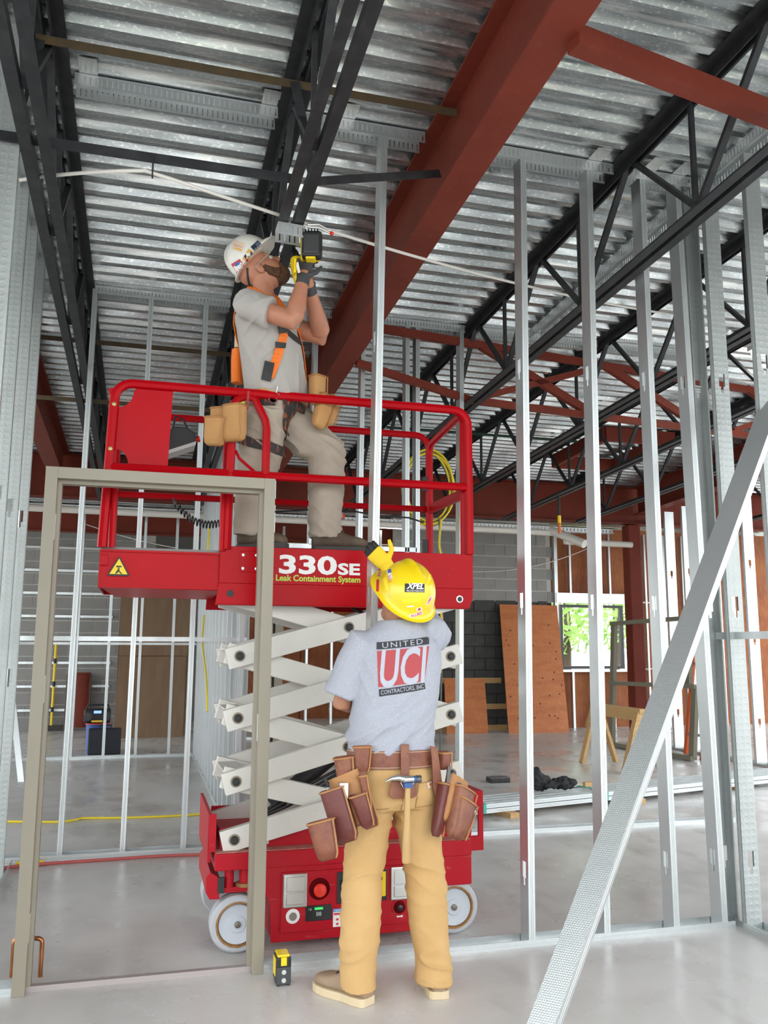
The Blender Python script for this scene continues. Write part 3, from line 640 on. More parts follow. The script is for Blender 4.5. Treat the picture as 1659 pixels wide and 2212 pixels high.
# wheels
for wx, wy, nm in ((.93, .275, 1), (1.995, .275, 1), (.93, .945, -1), (1.995, .945, -1)):
    m1 = MB(); m1.lathe([(.05, .03), (.097, .03), (.098, .0), (.118, .002), (.127, .012), (.127, .085), (.118, .095), (.05, .095)], (wx, wy, .128), (0, nm, 0), 36); wt = part('tyre', m1, tyre, lift, sm=True)
    m1 = MB(); m1.lathe([(.101, -.0005), (.100, -.0015), (.093, -.0015), (.088, .012)], (wx, wy, .128), (0, nm, 0), 36, cap=False); part('rusty_rim_edge', m1, rust, wt, sm=True)
    m1 = MB(); m1.lathe([(.0885, .011), (.086, .003), (.080, .008), (.040, .008), (.036, .003), (.001, .003)], (wx, wy, .128), (0, nm, 0), 32); part('wheel_disc', m1, wheelg, wt, sm=True)
    m1 = MB(); m1.lathe([(.015, .004), (.014, -.006), (.006, -.009), (.001, -.009)], (wx, wy, .128), (0, nm, 0), 14); part('axle_nut', m1, mat('greasy_axle_nut', (.20, .18, .15), .5, .6), wt)
# scissor arms
xL, xR = .905, 1.995
zs = [.50, .765, 1.06, 1.355, 1.645]
def arm(x0, z0, x1, z1, ya, yb, ext=.06, h=.052):
    p0, p1 = V((x0, 0, z0)), V((x1, 0, z1)); d = (p1-p0).normalized(); nrm = V((-d.z, 0, d.x)); a, b = p0-d*ext, p1+d*ext
    m1 = MB(); pts = [a-nrm*h, b-nrm*h, b+nrm*h, a+nrm*h]
    m1.poly([p+V((0, ya, 0)) for p in pts], (0, yb-ya, 0)); return part('scissor_arm', m1, armw, lift, bev=.004)
def pin(par, x, y, z, s):
    m1 = MB(); m1.lathe([(.027, 0), (.027, .003), (.023, .005), (.020, .004)], (x, y, z), (0, s, 0), 20); part('pivot_washer', m1, mat('rusty_washer', (.34, .30, .23), .6, .3), par)
    m1 = MB(); m1.lathe([(.0185, .004), (.0185, .014), (.014, .018), (.001, .018)], (x, y, z), (0, s, 0), 16); part('pivot_pin', m1, black, par, sm=True)
for k in range(4):
    a = arm(xL, zs[k], xR, zs[k+1], .300, .345); pin(a, xL, .300, zs[k], -1); pin(a, xR, .300, zs[k+1], -1) if k < 3 else None
    pin(a, (xL+xR)/2, .300, (zs[k]+zs[k+1])/2, -1)
    arm(xL, zs[k+1], xR, zs[k], .350, .395)
    arm(xL, zs[k], xR, zs[k+1], .815, .860); arm(xL, zs[k+1], xR, zs[k], .765, .810)
for k in range(1, 4):
    for x in (xL, xR):
        m1 = MB(); m1.cyl((x, .345, zs[k]), (x, .815, zs[k]), .024); part('cross_tube', m1, armw, lift, sm=True)
        m1 = MB(); m1.poly([(x-.055, .46, zs[k]-.03), (x+.055, .46, zs[k]-.03), (x+.055, .46, zs[k]+.04), (x-.055, .46, zs[k]+.04)], (0, .2, 0)) if False else m1.bb((x-.05, .40, zs[k]+.028), (x+.05, .76, zs[k]+.036)); part('cross_plate', m1, armw, lift)
m1 = MB(); m1.cyl((1.12, .58, .60), (1.62, .58, .98), .045); m1.cyl((1.6, .58, .965), (1.85, .58, 1.155), .028); part('hydraulic_cylinder', m1, black, lift, sm=True)
for k in range(3):
    m1 = MB(); m1.tube([(1.02, .44+.02*k, .56), (1.18, .43+.02*k, .62+.02*k), (1.42, .44+.02*k, .74+.015*k), (1.62, .45+.02*k, .86), (1.8, .46, .90)], .008, 8); part('hydraulic_hose', m1, black, lift, sm=True)
m1 = MB(); m1.tube([(1.50, .45, 1.60), (1.62, .43, 1.555), (1.78, .43, 1.57), (1.9, .45, 1.61)], .008, 8); part('hydraulic_hose', m1, black, lift, sm=True)
m1 = MB(); m1.bb((.86, .36, .46), (2.0, .86, .50)); part('base_tray', m1, liftredd, lift)
# platform
Pf, Pr = .25, .90
m1 = MB(); m1.bb((.79, Pf, 1.705), (2.105, Pf+.012, 1.886)); sp = part('side_panel', m1, liftred, lift, bev=.002)
m1 = MB(); m1.poly([(.775, Pf+.006, 1.600), (2.085, Pf+.006, 1.600), (2.105, Pf+.006, 1.66), (2.105, Pf+.006, 1.706), (.79, Pf+.006, 1.706)], (0, .012, 0)); m1.bb((.78, Pf+.006, 1.600), (2.085, Pf+.06, 1.608)); ch = part('side_channel', m1, liftred, lift, bev=.002)
m1 = MB(); m1.poly([(.775, Pr-.018, 1.600), (2.085, Pr-.018, 1.600), (2.105, Pr-.018, 1.706), (2.105, Pr-.018, 1.886), (.79, Pr-.018, 1.886)], (0, .012, 0)); part('side_panel', m1, liftred, lift)
m1 = MB(); m1.bb((2.093, Pf+.012, 1.66), (2.105, Pr-.012, 1.886)); part('end_panel', m1, liftred, lift)
m1 = MB(); m1.bb((.80, Pf+.02, 1.868), (2.09, Pr-.02, 1.884)); part('platform_floor', m1, mat('scuffed_platform_grey', (.22, .21, .20), .6), lift)
for x in (1.0, 1.3, 1.6, 1.9):
    m1 = MB(); m1.bb((x-.02, Pf+.03, 1.80), (x+.02, Pr-.03, 1.868)); part('floor_joist', m1, liftred, lift)
# extension deck
m1 = MB(); m1.bb((.238, .272, 1.68), (.80, .282, 1.85)); m1.bb((.238, .262, 1.842), (.80, .300, 1.852)); m1.bb((.238, .262, 1.672), (.80, .300, 1.684)); ext = part('extension_side', m1, liftred, lift)
m1 = MB(); m1.bb((.238, .868, 1.672), (.80, .878, 1.852)); m1.bb((.232, .27, 1.672), (.24, .878, 1.852)); part('extension_frame', m1, liftred, lift)
m1 = MB(); m1.poly([(.238, .28, 1.674), (.80, .28, 1.668), (.80, .87, 1.655), (.30, .87, 1.66)], (0, 0, .006)); part('extension_underside', m1, liftred, lift)
m1 = MB(); m1.bb((.24, .282, 1.852), (.80, .868, 1.866)); part('extension_floor', m1, MATS['scuffed_platform_grey'], lift)
m1 = MB(); m1.bb((.236, .258, 1.775), (.272, .264, 1.825)); part('bumper_block', m1, liftred, ext, bev=.003)
# rails
def rail(pts, r=.021, name='guard_rail', par=lift, m=liftred):
    m1 = MB(); m1.tube(pts, r, 8); return part(name, m1, m, par, sm=True)
r_ = .085
fr_top = [(.242, Pf, 1.86), (.262, Pf, 2.58)]+arc((.262+r_, Pf, 2.58), r_, PI, PI/2, 6, X3, Z3)[1:]+arc((2.0, Pf, 2.58), r_, PI/2, 0, 6, X3, Z3)+[(2.088, Pf, 1.886)]
rail(fr_top, .0235)
rail([(.262, Pf, 2.245), (2.07, Pf, 2.245)], .022)
rail([(.285, Pf, 1.86), (.285, Pf, 2.235)], .014); rail([(.80, Pf, 1.86), (.80, Pf, 2.24)], .018)
rail([(.822, Pf-.002, 1.87), (.830, Pf-.002, 2.58)]+arc((.90, Pf-.002, 2.575), .07, PI, PI/3.2, 6, X3, Z3)[1:]+[(.992, Pf-.002, 2.53), (1.0, Pf-.002, 2.49), (1.0, Pf-.002, 2.25)], .0205)
rail([(.85, Pf+.02, 2.37), (.87, Pf+.02, 2.33), (.95, Pf+.02, 2.265), (.97, Pf+.02, 2.26)], .008, 'latch_rod')
bk = [(.262, Pr, 1.86), (.262, Pr, 2.58)]+arc((.262+r_, Pr, 2.595), r_, PI, PI/2, 6, X3, Z3)[1:]+arc((1.995, Pr, 2.595), r_, PI/2, 0, 6, X3, Z3)+[(2.08, Pr, 1.886)]
rail(bk, .0205); rail([(.262, Pr, 2.225), (2.08, Pr, 2.225)], .018); rail([(.86, Pr, 1.87), (.86, Pr, 2.66)], .018)
for yy in (Pf+.035, Pr-.035): pass
rail([(2.072, Pr-.04, 1.886), (2.072, Pr-.04, 2.55)]+arc((2.072, Pr-.10, 2.56), .06, 0, PI/2, 5, Y3, Z3)+arc((2.072, Pf+.10, 2.60), .06, PI/2, PI, 5, Y3, Z3)+[(2.072, Pf+.045, 1.886)], .0205, 'end_gate')
m1 = MB(); m1.bb((2.062, Pf+.05, 2.19), (2.082, Pr-.05, 2.245)); part('end_gate_bar', m1, liftred, lift)
rail([(.25, Pf, 2.62), (.25, Pr, 2.62)], .018); rail([(.25, Pf, 2.235), (.25, Pr, 2.235)], .016)
# control panel shield with two scooped corners
po = [(.345, 2.645), (.535, 2.645), (.525, 2.25), (.345, 2.25)]
cut1 = [(.345+.0*k, 0) for k in range(0)]
pts = [(.535, 2.645), (.525, 2.255)]+[(.278+.062*math.cos(a), 2.262+.075*math.sin(a)) for a in [i*PI/16 for i in range(0, 9)]]+[(.278+.072*math.cos(a), 2.628+.085*math.sin(a)) for a in [-PI/2+i*PI/16 for i in range(0, 9)]]+[(.36, 2.645)]
m1 = MB(); m1.poly([(a, Pf+.004, b) for a, b in pts], (0, .006, 0)); part('shield_plate', m1, liftred, lift)
m1 = MB()
for x, z in ((.262, 2.55), (.256, 2.33)): m1.lathe([(.010, 0), (.010, .005), (.003, .007)], (x, Pf-.021, z), (0, -1, 0), 12)
part('rail_bolt', m1, mat('brass_bolt', (.45, .36, .15), .4, .7), lift)
m1 = MB(); m1.bb((.885, Pf-.004, 1.76), (.985, Pf, 1.862)); bp_ = part('bolt_plate', m1, liftred, sp, bev=.002)
m1 = MB()
for x in (.903, .967):
    for z in (1.778, 1.844): m1.lathe([(.008, 0), (.008, .003), (.003, .004)], (x, Pf-.004, z), (0, -1, 0), 10)
part('panel_bolt', m1, steel, sp)
m1 = MB(); m1.lathe([(.017, 0), (.017, .004), (.001, .005)], (.845, Pf+.006, 1.655), (0, -1, 0), 16); part('channel_plug', m1, black, ch)
m1 = MB(); m1.lathe([(.019, 0), (.019, .004), (.013, .005), (.012, .002)], (2.03, Pf+.006, 1.650), (0, -1, 0), 18); part('channel_pin', m1, steel, ch)
m1 = MB(); m1.lathe([(.012, 0), (.012, .006), (.001, .006)], (2.03, Pf+.006, 1.650), (0, -1, 0), 14); part('channel_pin_core', m1, black, ch)
tw = mat('decal_white', (.80, .78, .76), .5); tgm = mat('decal_lime', (.45, .60, .06), .5)
m1 = MB(); text_mb(m1, '1330', .125, (1.19, Pf, 1.805), X3, Z3, lift=.0008, width=.365, bold=.004); text_mb(m1, 'SE', .078, (1.435, Pf, 1.789), X3, Z3, lift=.0008, width=.115, bold=.003); part('model_lettering', m1, tw, sp)
m1 = MB(); text_mb(m1, 'Leak Containment System', .042, (1.28, Pf, 1.733), X3, Z3, lift=.0012, width=.43, bold=.0012)
m1.poly([(1.012, Pf-.001, 1.785), (1.045, Pf-.001, 1.752), (1.055, Pf-.001, 1.728), (1.03, Pf-.001, 1.735), (1.012, Pf-.001, 1.755)], (0, .0005, 0)); part('slogan_lettering', m1, tgm, sp)
tr = V((.322, .262, 1.765))
def tri(s, y): return [(tr.x-s, y, tr.z-s*.72), (tr.x+s, y, tr.z-s*.72), (tr.x, y, tr.z+s*1.08)]
m1 = MB(); m1.poly(tri(.052, .2615), (0, -.0008, 0)); wt_ = part('warning_triangle', m1, black, ext)
m1 = MB(); m1.poly(tri(.041, .2605), (0, -.0008, 0)); part('triangle_field', m1, mat('warning_yellow', (.80, .58, .02), .5), ext)
m1 = MB(); y = .2592; m1.bb((tr.x-.012, y, tr.z+.003), (tr.x+.012, y+.0005, tr.z+.010)); m1.poly([(tr.x-.016, y, tr.z-.028), (tr.x-.004, y, tr.z-.006), (tr.x+.004, y, tr.z-.006), (tr.x+.004, y, tr.z-.014), (tr.x+.018, y, tr.z-.028), (tr.x+.010, y, tr.z-.028), (tr.x, y, tr.z-.018), (tr.x-.008, y, tr.z-.028)], (0, .0005, 0)); m1.lathe([(.004, 0), (.004, .0005)], (tr.x, y, tr.z-.002), (0, 1, 0), 10); part('triangle_figure', m1, black, ext)
# controller hung on the shield
m1 = MB(); m1.poly([(.52, .50, 2.38), (.66, .50, 2.44), (.665, .50, 2.50), (.62, .50, 2.53), (.56, .50, 2.53), (.52, .50, 2.50)], (0, .12, 0)); cb = part('control_box', m1, black, lift, bev=.006)
m1 = MB(); m1.poly([(.52, .49, 2.375), (.665, .49, 2.435), (.668, .49, 2.455), (.52, .49, 2.395)], (0, .14, 0)); part('control_box_base', m1, mat('pale_grey_plastic', (.5, .5, .48), .5), cb)
m1 = MB(); m1.tube([(.55, .56, 2.53), (.56, .56, 2.60), (.60, .56, 2.585), (.625, .56, 2.53)], .006, 8); part('control_handle', m1, black, cb)
m1 = MB(); m1.lathe([(.010, 0), (.010, .014), (.017, .016), (.017, .026), (.001, .028)], (.664, .56, 2.478), (1, 0, .3), 14); part('stop_knob', m1, mat('bright_button_red', (.78, .03, .02)), cb)
pts = []
for k in range(181):
    a = k*2*PI/12; t = k/180; c = V((.56, .40, 2.12)).lerp(V((.80, .42, 2.02)), t)+V((0, 0, -.05*math.sin(PI*t)))
    pts.append(c+V((.25*.0, math.cos(a)*.018, math.sin(a)*.018)))
m1 = MB(); m1.tube(pts, .0038, 6); part('coiled_cable', m1, blackg, lift, sm=True)
m1 = MB(); m1.tube([(1.10, Pr-.02, 2.16), (1.35, Pr-.02, 2.185), (1.60, Pr-.02, 2.19), (1.75, Pr-.02, 2.17), (1.95, Pr-.02, 2.165), (2.04, Pr-.02, 2.14)], .005, 6); part('cable', m1, black, lift)
m1 = MB(); m1.lathe([(.02, 0), (.022, .03), (.012, .05), (.001, .052)], (1.50, Pr-.03, 2.155), (1, 0, 0), 12); part('lamp', m1, mat('red_plug', (.7, .08, .03), .4), lift)
for z in (2.33, 1.95):
    m1 = MB(); m1.bb((2.03, Pr-.05, z), (2.055, Pr-.02, z+.085)); part('gate_hinge', m1, black, lift)
# ================================================================ people
skin = mat('tanned_skin', (.43, .185, .110), .5, noise=[(25, (.50, .215, .13), .5, .4, .65)], bump=(180, .08)); skin.node_tree.nodes['Principled BSDF'].inputs['Subsurface Weight'].default_value = .06
skin2 = mat('brown_skin', (.36, .155, .085), .5, noise=[(25, (.42, .18, .10), .5, .4, .65)])
heather = mat('heather_grey_cotton', (.36, .373, .425), .95, noise=[(160, (.46, .475, .53), .6, .45, .65), (7, (.37, .385, .44), .5, .4, .65)], bump=(6, .75, (1, 1, .8)))
greyt = mat('warm_grey_cotton', (.40, .375, .35), .95, noise=[(120, (.45, .42, .39), .4, .45, .65)], bump=(7, .8, (1, 1, .6)))
duck = mat('golden_duck_canvas', (.53, .325, .13), .9, noise=[(9, (.59, .38, .165), .6, .42, .66), (150, (.52, .33, .13), .35, .5, .7)], bump=(11, .6, (.6, .6, 1.2)))
khaki = mat('greige_work_trousers', (.36, .30, .24), .95, noise=[(8, (.42, .355, .29), .6, .42, .66)], bump=(10, .6, (.7, .7, 1.1)))
leath = mat('worn_brown_leather', (.20, .062, .032), .45, noise=[(8, (.30, .12, .055), .75, .45, .68), (40, (.11, .030, .022), .5, .5, .7)], bump=(70, .12))
leathr = mat('oxblood_leather', (.13, .030, .024), .45, noise=[(9, (.24, .09, .055), .6, .5, .72)], bump=(60, .12))
leatht = mat('tan_leather_edge', (.42, .20, .07), .6, noise=[(20, (.32, .13, .045), .6, .4, .65)])
suede = mat('buff_suede_bag', (.50, .27, .10), .85, noise=[(9, (.42, .21, .075), .6, .4, .65)])
bootm = mat('dusty_tan_suede', (.29, .20, .13), .85, noise=[(14, (.38, .28, .19), .6, .42, .68)])
bootd = mat('dark_brown_boot', (.085, .055, .035), .8, noise=[(14, (.16, .12, .085), .6, .48, .7)])
solem = mat('cream_crepe_sole', (.62, .50, .32), .8)
beardm = mat('brown_beard', (.075, .034, .016), .85, noise=[(90, (.15, .07, .03), .7, .45, .65)], bump=(160, .6))
hairm = mat('dark_hair', (.035, .022, .014), .8, bump=(160, .5))
hatw = mat('white_hard_hat', (.74, .72, .66), .25, noise=[(30, (.66, .64, .58), .4, .6, .75)])
haty = mat('yellow_hard_hat', (.86, .60, .004), .22, coat=.4)
orange = mat('harness_orange', (.80, .17, .015), .7)
glovey = mat('yellow_knit_glove', (.85, .58, .02), .8, bump=(200, .2))
gloveb = mat('black_nitrile_glove', (.02, .02, .021), .6)
gloveg = mat('dark_grey_glove', (.05, .05, .055), .7)
lens = mat('clear_lens', (.9, .95, .95), .05, trans=1.0); lens.node_tree.nodes['Principled BSDF'].inputs['IOR'].default_value = 1.05

def ering(c, ax, ay, rx, ry, n=20, pw=2.0):
    """superellipse ring"""
    c, ax, ay = V(c), V(ax), V(ay); r = []
    for k in range(n):
        a = 2*PI*k/n; ca, sa = math.cos(a), math.sin(a)
        r.append(c+ax*(rx*math.copysign(abs(ca)**(2/pw), ca))+ay*(ry*math.copysign(abs(sa)**(2/pw), sa)))
    return r
def remesh(mb, name, m, parent, vox=.006, it=6, wr=None, sm=True, fac=.5):
    org = wloc(parent); me = mesh_from(mb, name, org, m); o = bpy.data.objects.new(name, me); COL.objects.link(o)
    md = o.modifiers.new('r', 'REMESH'); md.mode = 'VOXEL'; md.voxel_size = vox; md.use_smooth_shade = True
    if it: s = o.modifiers.new('s', 'SMOOTH'); s.factor = fac; s.iterations = it
    me2 = evaluated(o); o.modifiers.clear(); o.data = me2; bpy.data.meshes.remove(me)
    me2.name = name
    if not me2.materials:
        for q in (m if isinstance(m, (list, tuple)) else [m]): me2.materials.append(q)
    if wr:
        me2.update(); nr = [v.normal.copy() for v in me2.vertices]
        for v, nn in zip(me2.vertices, nr): v.co += nn*wr(v.co+org)
    for p in me2.polygons: p.use_smooth = True
    o.parent = parent; WL[o.name] = org; return o
def folds(amp, sx, sy, sz, seed=0):
    return lambda p: amp*(mnoise.noise(V((p.x*sx+seed, p.y*sy, p.z*sz)))+.5*mnoise.noise(V((p.x*sx*2.1+seed, p.y*sy*2.1, p.z*sz*2.3))))
def ridge_n(p, fx, fy, fz, pw=3):
    n_ = mnoise.noise(V((p.x*fx, p.y*fy, p.z*fz))); return (1-min(1, abs(n_)*1.6))**pw
def bvh_of(o):
    me = o.data; org = wloc(o); vs = [v.co+org for v in me.vertices]; return BVHTree.FromPolygons(vs, [tuple(p.vertices) for p in me.polygons])
def strap(pts, w, bv, name, m, parent, off=.004, th=.003, n=None, twist=None):
    """a flat webbing following the surface bv through rough points"""
    P = [V(p) for p in pts]; Q = []
    for i in range(len(P)-1):
        k = max(2, int((P[i+1]-P[i]).length/.02))
        Q += [P[i].lerp(P[i+1], j/k) for j in range(k)]
    Q.append(P[-1]); S_ = []; N_ = []
    for q in Q:
        loc, nr, _, d = bv.find_nearest(q)
        S_.append(loc+nr*off); N_.append(nr)
    for _ in range(3):
        S_ = [S_[0]]+[(S_[i-1]+S_[i]*2+S_[i+1])/4 for i in range(1, len(S_)-1)]+[S_[-1]]
        N_ = [N_[0]]+[((N_[i-1]+N_[i]*2+N_[i+1])/4).normalized() for i in range(1, len(N_)-1)]+[N_[-1]]
    rings = []
    for i in range(len(S_)):
        t = (S_[min(i+1, len(S_)-1)]-S_[max(i-1, 0)]).normalized(); b = N_[i].cross(t).normalized(); nn = N_[i]
        rings.append([S_[i]+b*w/2, S_[i]+b*w/2+nn*th, S_[i]-b*w/2+nn*th, S_[i]-b*w/2])
    m1 = MB(); m1.rings(rings); return part(name, m1, m, parent)
def printed(mb, bv, direction, off, name, m, parent, maxlen=.012):
    """drape a flat print onto the surface along a direction"""
    bm = bmesh.new(); vs = [bm.verts.new(p) for p in mb.v]
    for f in mb.f:
        try: bm.faces.new([vs[i] for i in f])
        except Exception: pass
    bmesh.ops.triangulate(bm, faces=bm.faces)
    for _ in range(5):
        es = [e for e in bm.edges if e.calc_length() > maxlen]
        if not es: break
        bmesh.ops.subdivide_edges(bm, edges=es, cuts=1); bmesh.ops.triangulate(bm, faces=bm.faces)
    d = V(direction).normalized(); kill = []
    for v in bm.verts:
        hit, nr, _, _ = bv.ray_cast(v.co-d*.6, d)
        if hit is None: kill.append(v)
        else: v.co = hit-d*off
    bmesh.ops.delete(bm, geom=kill, context='VERTS')
    bm.verts.index_update(); m2 = MB(); m2.add([v.co.copy() for v in bm.verts], [tuple(v.index for v in f.verts) for f in bm.faces]); bm.free()
    if not m2.f: return None
    org = wloc(parent); me = bpy.data.meshes.new(name); me.from_pydata([p-org for p in m2.v], [], m2.f); me.materials.append(m)
    o = bpy.data.objects.new(name, me); COL.objects.link(o); o.parent = parent; WL[o.name] = org; return o
def quad2(c, ex, ey, w, h, sk=0.):
    c, ex, ey = V(c), V(ex), V(ey); m1 = MB()
    return m1.add([c-ex*w/2-ey*h/2, c+ex*w/2-ey*h/2, c+ex*(w/2+sk)+ey*h/2, c-ex*(w/2-sk)+ey*h/2], [(0, 1, 2, 3)])
def frame3(f, upv=(0, 0, 1)):
    f = V(f).normalized(); s = f.cross(V(upv)).normalized(); return f, s, s.cross(f)      # forward, right, up
def head_shapes(mb, C, f, s, u, nose=True):
    """cranium, jaw, nose, brow, lips, ears; s = the person's right"""
    C = V(C); R = Matrix((f, s, u)).transposed()
    mb.sphere(C+u*.035-f*.012, 1., 14, (.098, .077, .095), R)
    mb.sphere(C-u*.030+f*.020, 1., 12, (.080, .066, .085), R)
    mb.sphere(C-u*.085+f*.055, 1., 10, (.045, .048, .034), R)          # chin and jaw
    mb.sphere(C+u*.030+f*.072, 1., 8, (.022, .055, .018), R)           # brow
    mb.tube([C+u*.028+f*.086, C-u*.004+f*.110, C-u*.018+f*.116], [.010, .013, .015], 10)
    mb.sphere(C-u*.022+f*.095, 1., 8, (.014, .019, .010), R)           # nostrils
    mb.sphere(C-u*.050+f*.088, 1., 8, (.012, .026, .008), R)           # lips
    mb.sphere(C-u*.063+f*.086, 1., 8, (.012, .024, .008), R)
    for q in (-1, 1): mb.sphere(C-u*.010-f*.012+s*q*.076, 1., 8, (.019, .010, .032), R)
def shoe(par, heel, d, L, wd, hgt, m, msole, name='boot', sole_h=.026, laces=True, col=.012):
    d = V((d[0], d[1], 0)).normalized(); sd = V((d.y, -d.x, 0)); H = V(heel); z = V((0, 0, 1)); m1 = MB(); rings = []
    for t, w_, h_, in ((0, .55, .55), (.06, .78, .85), (.22, .82, 1.0), (.38, .80, .98), (.52, .90, .72), (.68, 1.0, .58), (.84, .93, .50), (.95, .70, .40), (1.0, .42, .28)):
        c = H+d*L*t+z*(sole_h+hgt*h_*.5); rings.append(ering(c, sd, z, wd/2*w_, hgt*h_*.5, 18, 2.6))
    m1.rings(rings)
    ank = H+d*L*.24+z*(sole_h+hgt*.9); m1.rings([ering(ank-z*.05, d, sd, .050, .042), ering(ank+z*col, d, sd, .046, .040)])
    b = remesh(m1, name, m, par, .006, 3)
    m1 = MB(); rings = []
    out = [(0, .50), (.04, .74), (.2, .84), (.4, .80), (.55, .94), (.7, 1.02), (.85, .95), (.95, .72), (1.02, .38)]
    pts = [H+d*L*t+sd*(wd/2*w_+.004) for t, w_ in out]+[H+d*L*t-sd*(wd/2*w_+.004) for t, w_ in out[::-1]]
    m1.poly(pts, (0, 0, sole_h+.006)); part('sole', m1, msole, b, bev=.004)
    if laces:
        m1 = MB()
        for t in (.40, .47, .54): 
            c = H+d*L*t+z*(sole_h+hgt*(1.02-(t-.38)*1.75)); m1.tube([c-sd*.03-z*.004, c+z*.004, c+sd*.03-z*.004], .0035, 6)
        part('lace', m1, mat('bootlace', (.10, .07, .05), .8), b)
    return b
def hand_shapes(mb, wrist, fdir, pnorm, curl, side, spread=.0, sc=1.0, thumb=(.75, .45), mbf=None):
    """palm + five fingers; fdir fingers direction, pnorm palm facing direction, side=+1 thumb on fdir x pnorm side"""
    f = V(fdir).normalized(); pn = V(pnorm); pn = (pn-f*pn.dot(f)).normalized(); lat = f.cross(pn)*side
    w = V(wrist); k = sc
    mb.rings([ering(w-f*.02*k, lat, pn, .030*k, .024*k, 14), ering(w+f*.03*k, lat, pn, .040*k, .021*k, 14), ering(w+f*.075*k, lat, pn, .043*k, .018*k, 14), ering(w+f*.095*k, lat, pn, .040*k, .014*k, 14)])
    mf = mbf or mb
    for i, (o_, l_) in enumerate(((.030, .93), (.010, 1.03), (-.011, .97), (-.030, .78))):
        p = w+f*(.088-.004*abs(i-1.2))*k+lat*o_*k; a = 0; pts = [p-f*.02*k, p]; dirf = (f+lat*spread*(o_/.03)).normalized(); cu = curl if not isinstance(curl, (list, tuple)) else curl[i]
        for seg, ln in enumerate((.042, .028, .022)):
            a += cu*(1.0 if seg else .85); dd = dirf*math.cos(a)+pn*math.sin(a); p = p+dd*ln*l_*k; pts.append(p.copy())
        mf.tube(pts, [.0105*k, .0105*k, .010*k, .0092*k, .0075*k], 10)
    b = w+f*.022*k+lat*.032*k; d1 = (lat*thumb[0]+f*(1-thumb[0])*1.6+pn*thumb[1]).normalized(); d2 = (d1*.6+f*.8+pn*thumb[1]*.5).normalized()
    mb.tube([w+f*.01*k+lat*.018*k, b, b+d1*.040*k, b+d1*.040*k+d2*.030*k, b+d1*.040*k+d2*.052*k], [.014*k, .0145*k, .0125*k, .0115*k, .008*k], 10)
def hard_hat(par, C, f, s, u, m, name='hard_hat', brim=.055, rear=.012, H=.150, rx=.112, ry=.138):
    """C = centre of the rim plane"""
    C = V(C); m1 = MB(); rings = []; n = 48
    def pt(a, r, h, inner=0):
        ca, sa = math.cos(a), math.sin(a); return C+f*(ca*ry*r)+s*(sa*rx*r)+u*h
    prof = []
    for i in range(15):
        t = i/14*PI/2; prof.append((math.cos(t)**.80 if i < 14 else .0, math.sin(t)**.92*H))
    def ridge(a, r, h):
        sa = math.sin(a)*r*rx; k = max(0, 1-abs(sa)/.022); return h+.010*k*k*(3-2*k)*min(1, h/.06)
    def outl(a):
        ca = math.cos(a); return brim*max(0, ca)**1.6+rear+(.010*max(0, -ca)**2)
    brimr = lambda a, e, h: pt(a, 1, h)+(f*math.cos(a)+s*math.sin(a))*outl(a)*e
    A = [2*PI*k/n for k in range(n)]
    rings.append([brimr(a, .98, -.016*max(0, math.cos(a))-.004) for a in A])
    rings.append([brimr(a, 1.0, -.012*max(0, math.cos(a))) for a in A])
    rings.append([brimr(a, .55, .003) for a in A]); rings.append([brimr(a, .12, .012) for a in A])
    for r, h in prof[1:]: rings.append([pt(a, max(r*.99, .004), ridge(a, r, h+.004)) for a in A])
    m1.rings(rings, cap=True); o = part(name, m1, m, par, sm=True); smooth(o, 60); return o

# ---------------------------------------------------------------- worker on the floor (seen from behind)
W1 = thing('person', 'worker in printed grey T-shirt, golden trousers and yellow hard hat gripping a stud', 'person', (1.49, -.36, 0))
f1, s1, u1 = frame3((-.22, .80, .56))
HC = V((1.545, -.315, 1.585))
m1 = MB(); head_shapes(m1, HC, f1, s1, u1)
m1.rings([ering((1.505, -.345, 1.38), X3, Y3, .085, .07), ering((1.515, -.335, 1.46), X3, Y3, .062, .062), ering((1.53, -.32, 1.56), X3, Y3, .058, .060)])
tor1 = [((1.500, -.33, .86), .150, .105), ((1.495, -.335, .98), .150, .100), ((1.495, -.35, 1.10), .150, .102), ((1.50, -.355, 1.25), .160, .108), ((1.505, -.35, 1.37), .165, .095), ((1.507, -.345, 1.43), .12, .075)]
m1.rings([ering(c, X3, Y3, a, b, 24, 2.4) for c, a, b in tor1])
RS, RE, RW = V((1.682, -.335, 1.450)), V((1.655, -.085, 1.575)), V((1.560, -.050, 1.765))
LS, LE, LW = V((1.345, -.345, 1.400)), V((1.277, -.305, 1.155)), V((1.440, -.110, 1.16))
for a, b, c in ((RS, RE, RW), (LS, LE, LW)):
    m1.tube([a, a.lerp(b, .35), b, b.lerp(c, .3), c], [.052, .050, .040, .040, .028], 14)
    m1.tube([c, c+(c-b).normalized()*.05], [.026, .020], 10)
legs1 = [((1.425, -.33, .86), (1.368, -.335, .46), (1.345, -.375, .09)), ((1.585, -.33, .86), (1.640, -.335, .46), (1.658, -.385, .09))]
for h_, k_, a_ in legs1: m1.tube([h_, V(h_).lerp(V(k_), .5), k_, V(k_).lerp(V(a_), .4), a_, V(a_)-V((0, 0, .045))], [.075, .066, .05, .05, .034, .036], 14)
body1 = remesh(m1, 'body', skin2, W1, .006, 5)
